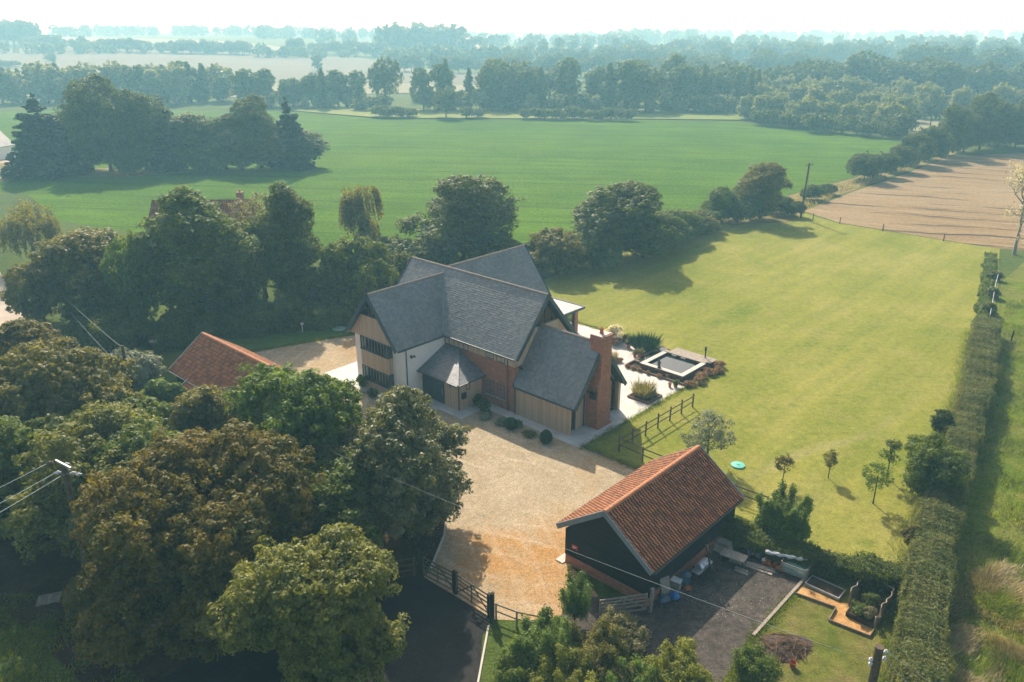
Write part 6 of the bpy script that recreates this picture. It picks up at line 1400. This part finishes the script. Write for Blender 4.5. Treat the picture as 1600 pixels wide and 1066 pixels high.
leaf_clump('vegetables', (-.2, -.75, .24), .55, .45, None, 'green', 81, parent=RB, n=70, nleaf=24, ls=.05); leaf_clump('vegetables', (.3, -.55, .24), .5, .45, None, 'herb', 82, parent=RB, n=60, nleaf=24, ls=.045); leaf_clump('vegetables', (0, .5, .24), .6, .5, None, 'dark', 83, parent=RB, n=60, nleaf=24, ls=.05)
def hurdle(p, q, label, h=.85):
    p, q = Vector(p), Vector(q); d = q - p; L = d.length; u = d / L; n_ = Vector((-u.y, u.x, 0)); m = MB(); K = 14
    tops = [u * (L * i / K) + n_ * (.06 * math.sin(i * .9)) + Z * (h + .16 * math.sin(i / K * 5 + 1)) for i in range(K + 1)]
    for i in range(K):
        a_, b_ = tops[i], tops[i + 1]; m.prism([Vector((a_.x, a_.y, .1)), Vector((b_.x, b_.y, .1)), b_, a_], n_ * .035)
    o = empty('wattle_hurdle', p, label, 'hurdle'); m.build('woven_panel', M['oak'], o)
    m = MB(); m.tube([t + n_ * .018 + Z * .02 for t in tops], .028, 6); m.build('top_rod', M['greyoak'], o)
    for x in (0.0, L): m = MB(); m.bar(u * x - n_ * .03, u * x - n_ * .03 + Z * (h + .1), .05, .05); m.build('stake', M['oak'], o)
hurdle(W(32.68, .5), W(32.55, 2.9), 'left wavy wattle panel of the vegetable bed'); hurdle(W(34.4, .3), W(34.3, 2.3), 'right wavy wattle panel of the vegetable bed'); hurdle(W(34.42, -.45), W(34.42, .25), 'short wattle panel at the near right corner of the vegetable bed', .6)
m = MB(); m.bar(W(32.6, 3.0, .75), W(34.25, 2.7, .75), .05, .05); m.bar(W(32.6, 3.0, 0), W(32.6, 3.0, .8), .05, .05); m.bar(W(34.25, 2.7, 0), W(34.25, 2.7, .8), .05, .05); tag(m.build('support_frame', M['greyoak']), 'thin pale rail frame at the back of the vegetable bed', 'frame')
def bonfire():
    c_ = at(1226, 1012); rng = np.random.default_rng(5); o = empty('bonfire_heap', c_, 'heap of scorched brushwood on a bare round patch', 'bonfire'); m = MB()
    for k in range(150):
        a_ = rng.uniform(0, 6.28); r = .95 * math.sqrt(rng.uniform()); b = rng.uniform(0, 3.14); L = rng.uniform(.15, .5); z = .05 + .45 * (1 - r / .95) * rng.uniform(.3, 1); x, y = r * math.cos(a_) * 1.25, r * math.sin(a_)
        m.tube([(x - L * math.cos(b), y - L * math.sin(b), max(.02, z - rng.uniform(-.1, .1))), (x + L * math.cos(b), y + L * math.sin(b), max(.02, z + rng.uniform(-.1, .15)))], [.022, .012], 4)
    m.build('brushwood', M['brash'], o, uv=False)
    m = MB(); N_ = 26; ring = []
    for k in range(N_): a_ = 6.283 * k / N_; rr = 1.0 + .15 * math.sin(3 * a_ + 1); ring.append((1.2 * rr * math.cos(a_), 1.0 * rr * math.sin(a_), .03))
    for k in range(N_): m.poly([ring[k], ring[(k + 1) % N_], (ring[(k + 1) % N_][0] * .5, ring[(k + 1) % N_][1] * .5, .24), (ring[k][0] * .5, ring[k][1] * .5, .24)]); m.poly([(ring[k][0] * .5, ring[k][1] * .5, .24), (ring[(k + 1) % N_][0] * .5, ring[(k + 1) % N_][1] * .5, .24), (0, 0, .3)])
    m.build('ash_mound', M['ash'], o, uv=False, recalc=False)
    pts = [(c_.x + 1.45 * math.cos(a_) * (1 + .2 * math.sin(3 * a_)), c_.y + 1.1 * math.sin(a_) * (1 + .2 * math.sin(2 * a_ + 1)), 0) for a_ in [6.283 * k / 20 for k in range(20)]]
    patch('scorched_ground', pts, M['ash'], .014)
bonfire()
def scatter(name, poly, n, size, leaf, label, cat, seed, flat=.15):
    rng = np.random.default_rng(seed); P = np.array([(p[0], p[1]) for p in poly]); lo, hi = P.min(0), P.max(0); q = rng.uniform(lo, hi, (n * 4, 2)); ins = np.zeros(len(q), bool)
    for i in range(len(P)):
        a_, b_ = P[i], P[(i + 1) % len(P)]; ins ^= ((a_[1] > q[:, 1]) != (b_[1] > q[:, 1])) & (q[:, 0] < (b_[0] - a_[0]) * (q[:, 1] - a_[1]) / (b_[1] - a_[1] + 1e-9) + a_[0])
    q = q[ins][:n]; N = rng.normal(0, flat, (len(q), 3)) + [0, 0, 1]; V, F = leaf_quads(np.concatenate([q, np.full((len(q), 1), .045)], 1), N, size, rng); tag(rawmesh(name, V, F, LM[leaf]), label, cat, None, 'stuff')
scatter('leaf_litter', [at(560, 700), at(700, 700), at(720, 800), at(690, 870), at(655, 890), at(640, 860)], 700, .05, 'straw', 'fallen leaves under the trees at the gravel edge', 'leaves', 31)
scatter('yard_litter', [W(24.9, -7), W(29.6, -5), W(29.6, .8), W(25, 2.2)], 160, .03, 'sparse', 'pale chips scattered on the grey gravel of the yard', 'chips', 32)
def ragged(name, pts, n, h, label, seed, spread=.18):
    rng = np.random.default_rng(seed); P = np.array([(p[0], p[1]) for p in pts]); seg = np.linalg.norm(np.diff(P, axis=0), axis=1); cum = np.concatenate([[0], np.cumsum(seg)]); s_ = rng.uniform(0, cum[-1], n); i = np.clip(np.searchsorted(cum, s_) - 1, 0, len(seg) - 1)
    q = P[i] + (P[i + 1] - P[i]) * ((s_ - cum[i]) / seg[i])[:, None] + rng.normal(0, spread, (n, 2)) * (0.4 + np.abs(np.sin(s_ * 1.7 + np.sin(s_ * .6))))[:, None]; b = np.concatenate([q, np.zeros((n, 1))], 1); d = np.concatenate([rng.normal(0, .6, (n, 2)), np.ones((n, 1))], 1); t = b + d * (h * rng.uniform(.4, 1.2, n))[:, None]; w_ = rng.normal(size=(n, 3)) * [1, 1, 0]; w_ /= np.linalg.norm(w_, axis=1)[:, None]; mid = (b + t) / 2 + [0, 0, .02]
    V = np.stack([b, mid + w_ * .02, t, mid - w_ * .02], 1).reshape(-1, 3); tag(rawmesh(name, V, np.arange(n * 4).reshape(-1, 4), LM['blade']), label, 'grass', None, 'stuff')
ragged('edge_grass', [W(10.6, 4.4), W(10.6, 12), W(10.6, 20)], 3500, .12, 'ragged grass along the right edge of the paving', 41)
ragged('edge_grass', [W(10.6, 4.95), W(18.6, 4.95)], 2200, .14, 'ragged grass along the gravel edge right of the house', 42)
ragged('edge_grass', [W(30.0, -.7), W(30.0, -5.4), W(30.6, -10)], 2600, .14, 'ragged grass along the timber kerb of the yard', 43)
ragged('edge_grass', [W(-25.8, -2.2), W(-22.1, 8.1)], 2000, .2, 'ragged grass along the back edge of the left gravel', 44)
ragged('edge_grass', [W(3.9, 26.5), W(-10, 26.5)], 2500, .15, 'ragged grass along the far edge of the paving', 45)
ragged('edge_grass', LH_IN, 6000, .3, 'long grass at the foot of the long hedge on the lawn side', 46, .3)
o = empty('orange_bucket', at(1238, 1042), 'orange bucket beside the scorched heap', 'bucket'); m = MB(); m.lathe([(.13, 0), (.19, .32), (.17, .32), (.12, .03)], n=16); m.build('bucket', M['rust'], o, uv=False); m = MB(); m.tube([(-.19, 0, .32), (-.14, 0, .5), (.14, 0, .5), (.19, 0, .32)], .012, 6); m.build('handle', M['iron'], o)

# ------------------------------------------------------------------ long grass
def blades(name, poly, n, h, leaf, label, seed, clump=1.2, wd=.012, lean=.5):
    rng = np.random.default_rng(seed); P = np.array([(p[0], p[1]) for p in poly]); lo, hi = P.min(0), P.max(0); q = rng.uniform(lo, hi, (n * 4, 2))
    ins = np.zeros(len(q), bool)
    for i in range(len(P)):
        a_, b_ = P[i], P[(i + 1) % len(P)]; c_ = ((a_[1] > q[:, 1]) != (b_[1] > q[:, 1])) & (q[:, 0] < (b_[0] - a_[0]) * (q[:, 1] - a_[1]) / (b_[1] - a_[1] + 1e-9) + a_[0]); ins ^= c_
    den = np.sin(q[:, 0] * clump + 1.3 * np.sin(q[:, 1] * clump * .7)) * np.sin(q[:, 1] * clump * 1.1 + np.sin(q[:, 0] * clump * 1.3)) * .5 + .5
    k = ins & (rng.uniform(size=len(q)) < den ** 1.5); q, den = q[k][:n], den[k][:n]; n = len(q)
    L = h * (.4 + .9 * den) * rng.uniform(.5, 1.2, n); fl = np.stack([np.sin(q[:, 0] * .9) + .6, np.cos(q[:, 1] * .8)], 1) * lean; d = np.concatenate([fl + rng.normal(0, .35, (n, 2)), np.ones((n, 1))], 1)
    b = np.concatenate([q, np.zeros((n, 1))], 1); t = b + d * L[:, None]; w_ = rng.normal(size=(n, 3)) * [1, 1, 0]; w_ /= np.linalg.norm(w_, axis=1)[:, None]; mid = b + d * (L * .5)[:, None] + np.array([0, 0, .08]) * L[:, None]
    V = np.stack([b, mid + w_ * wd, t, mid - w_ * wd], 1).reshape(-1, 3); tag(rawmesh(name, V, np.arange(n * 4).reshape(-1, 4), LM[leaf]), label, 'grass', None, 'stuff')
blades('tussock_grass', [gnd(*q) for q in ((1465, 1085), (1480, 960), (1500, 905), (1560, 890), (1680, 900), (1720, 1085))], 17000, .42, 'straw', 'dry straw coloured tussocks at the bottom right', 3, 1.3, .02, .6)
blades('meadow_grass', [gnd(*q) for q in ((1480, 1000), (1500, 850), (1545, 640), (1570, 470), (1700, 470), (1800, 1000))], 50000, .32, 'blade', 'rough green grass of the meadow right of the long hedge', 4, .8, .03, .5)
blades('tussock_greens', [gnd(*q) for q in ((1470, 1085), (1480, 960), (1500, 905), (1560, 890), (1680, 900), (1720, 1085))], 16000, .3, 'blade', 'green grass between the dry tussocks at the bottom right', 12, .9, .02, .5)
blades('verge_grass', [gnd(*q) for q in ((-40, 1090), (-40, 930), (60, 930), (150, 1010), (250, 1090))], 12000, .25, 'blade', 'dark grass at the lower left corner', 6, 1.0, .02, .4)
blades('margin_grass', [gnd(*q) for q in ((1115, 348), (1250, 303), (1345, 280), (1412, 248), (1480, 240), (1330, 300), (1258, 330), (1235, 345))], 9000, .7, 'straw', 'dry tall grass on the field margin by the far pole', 7, .35, .08, .4)

# ------------------------------------------------------------------ haze
def build_haze():
    m = MB(); m.box(-2700, 2700, -42, 4400, -1.0, 58.0); o = m.build('haze', [], None, uv=False)
    mt = bpy.data.materials.new('haze'); mt.use_nodes = True; t = mt.node_tree; t.nodes.clear()
    out = t.nodes.new('ShaderNodeOutputMaterial'); v = t.nodes.new('ShaderNodeVolumePrincipled')
    v.inputs['Color'].default_value = (0.36, 0.76, 0.98, 1); v.inputs['Absorption Color'].default_value = (1, 1, 1, 1); v.inputs['Density'].default_value = HAZE_DENSITY; v.inputs['Anisotropy'].default_value = 0.15
    t.links.new(v.outputs[0], out.inputs['Volume']); o.data.materials.append(mt); tag(o, None, None, None, 'stuff')
build_haze()
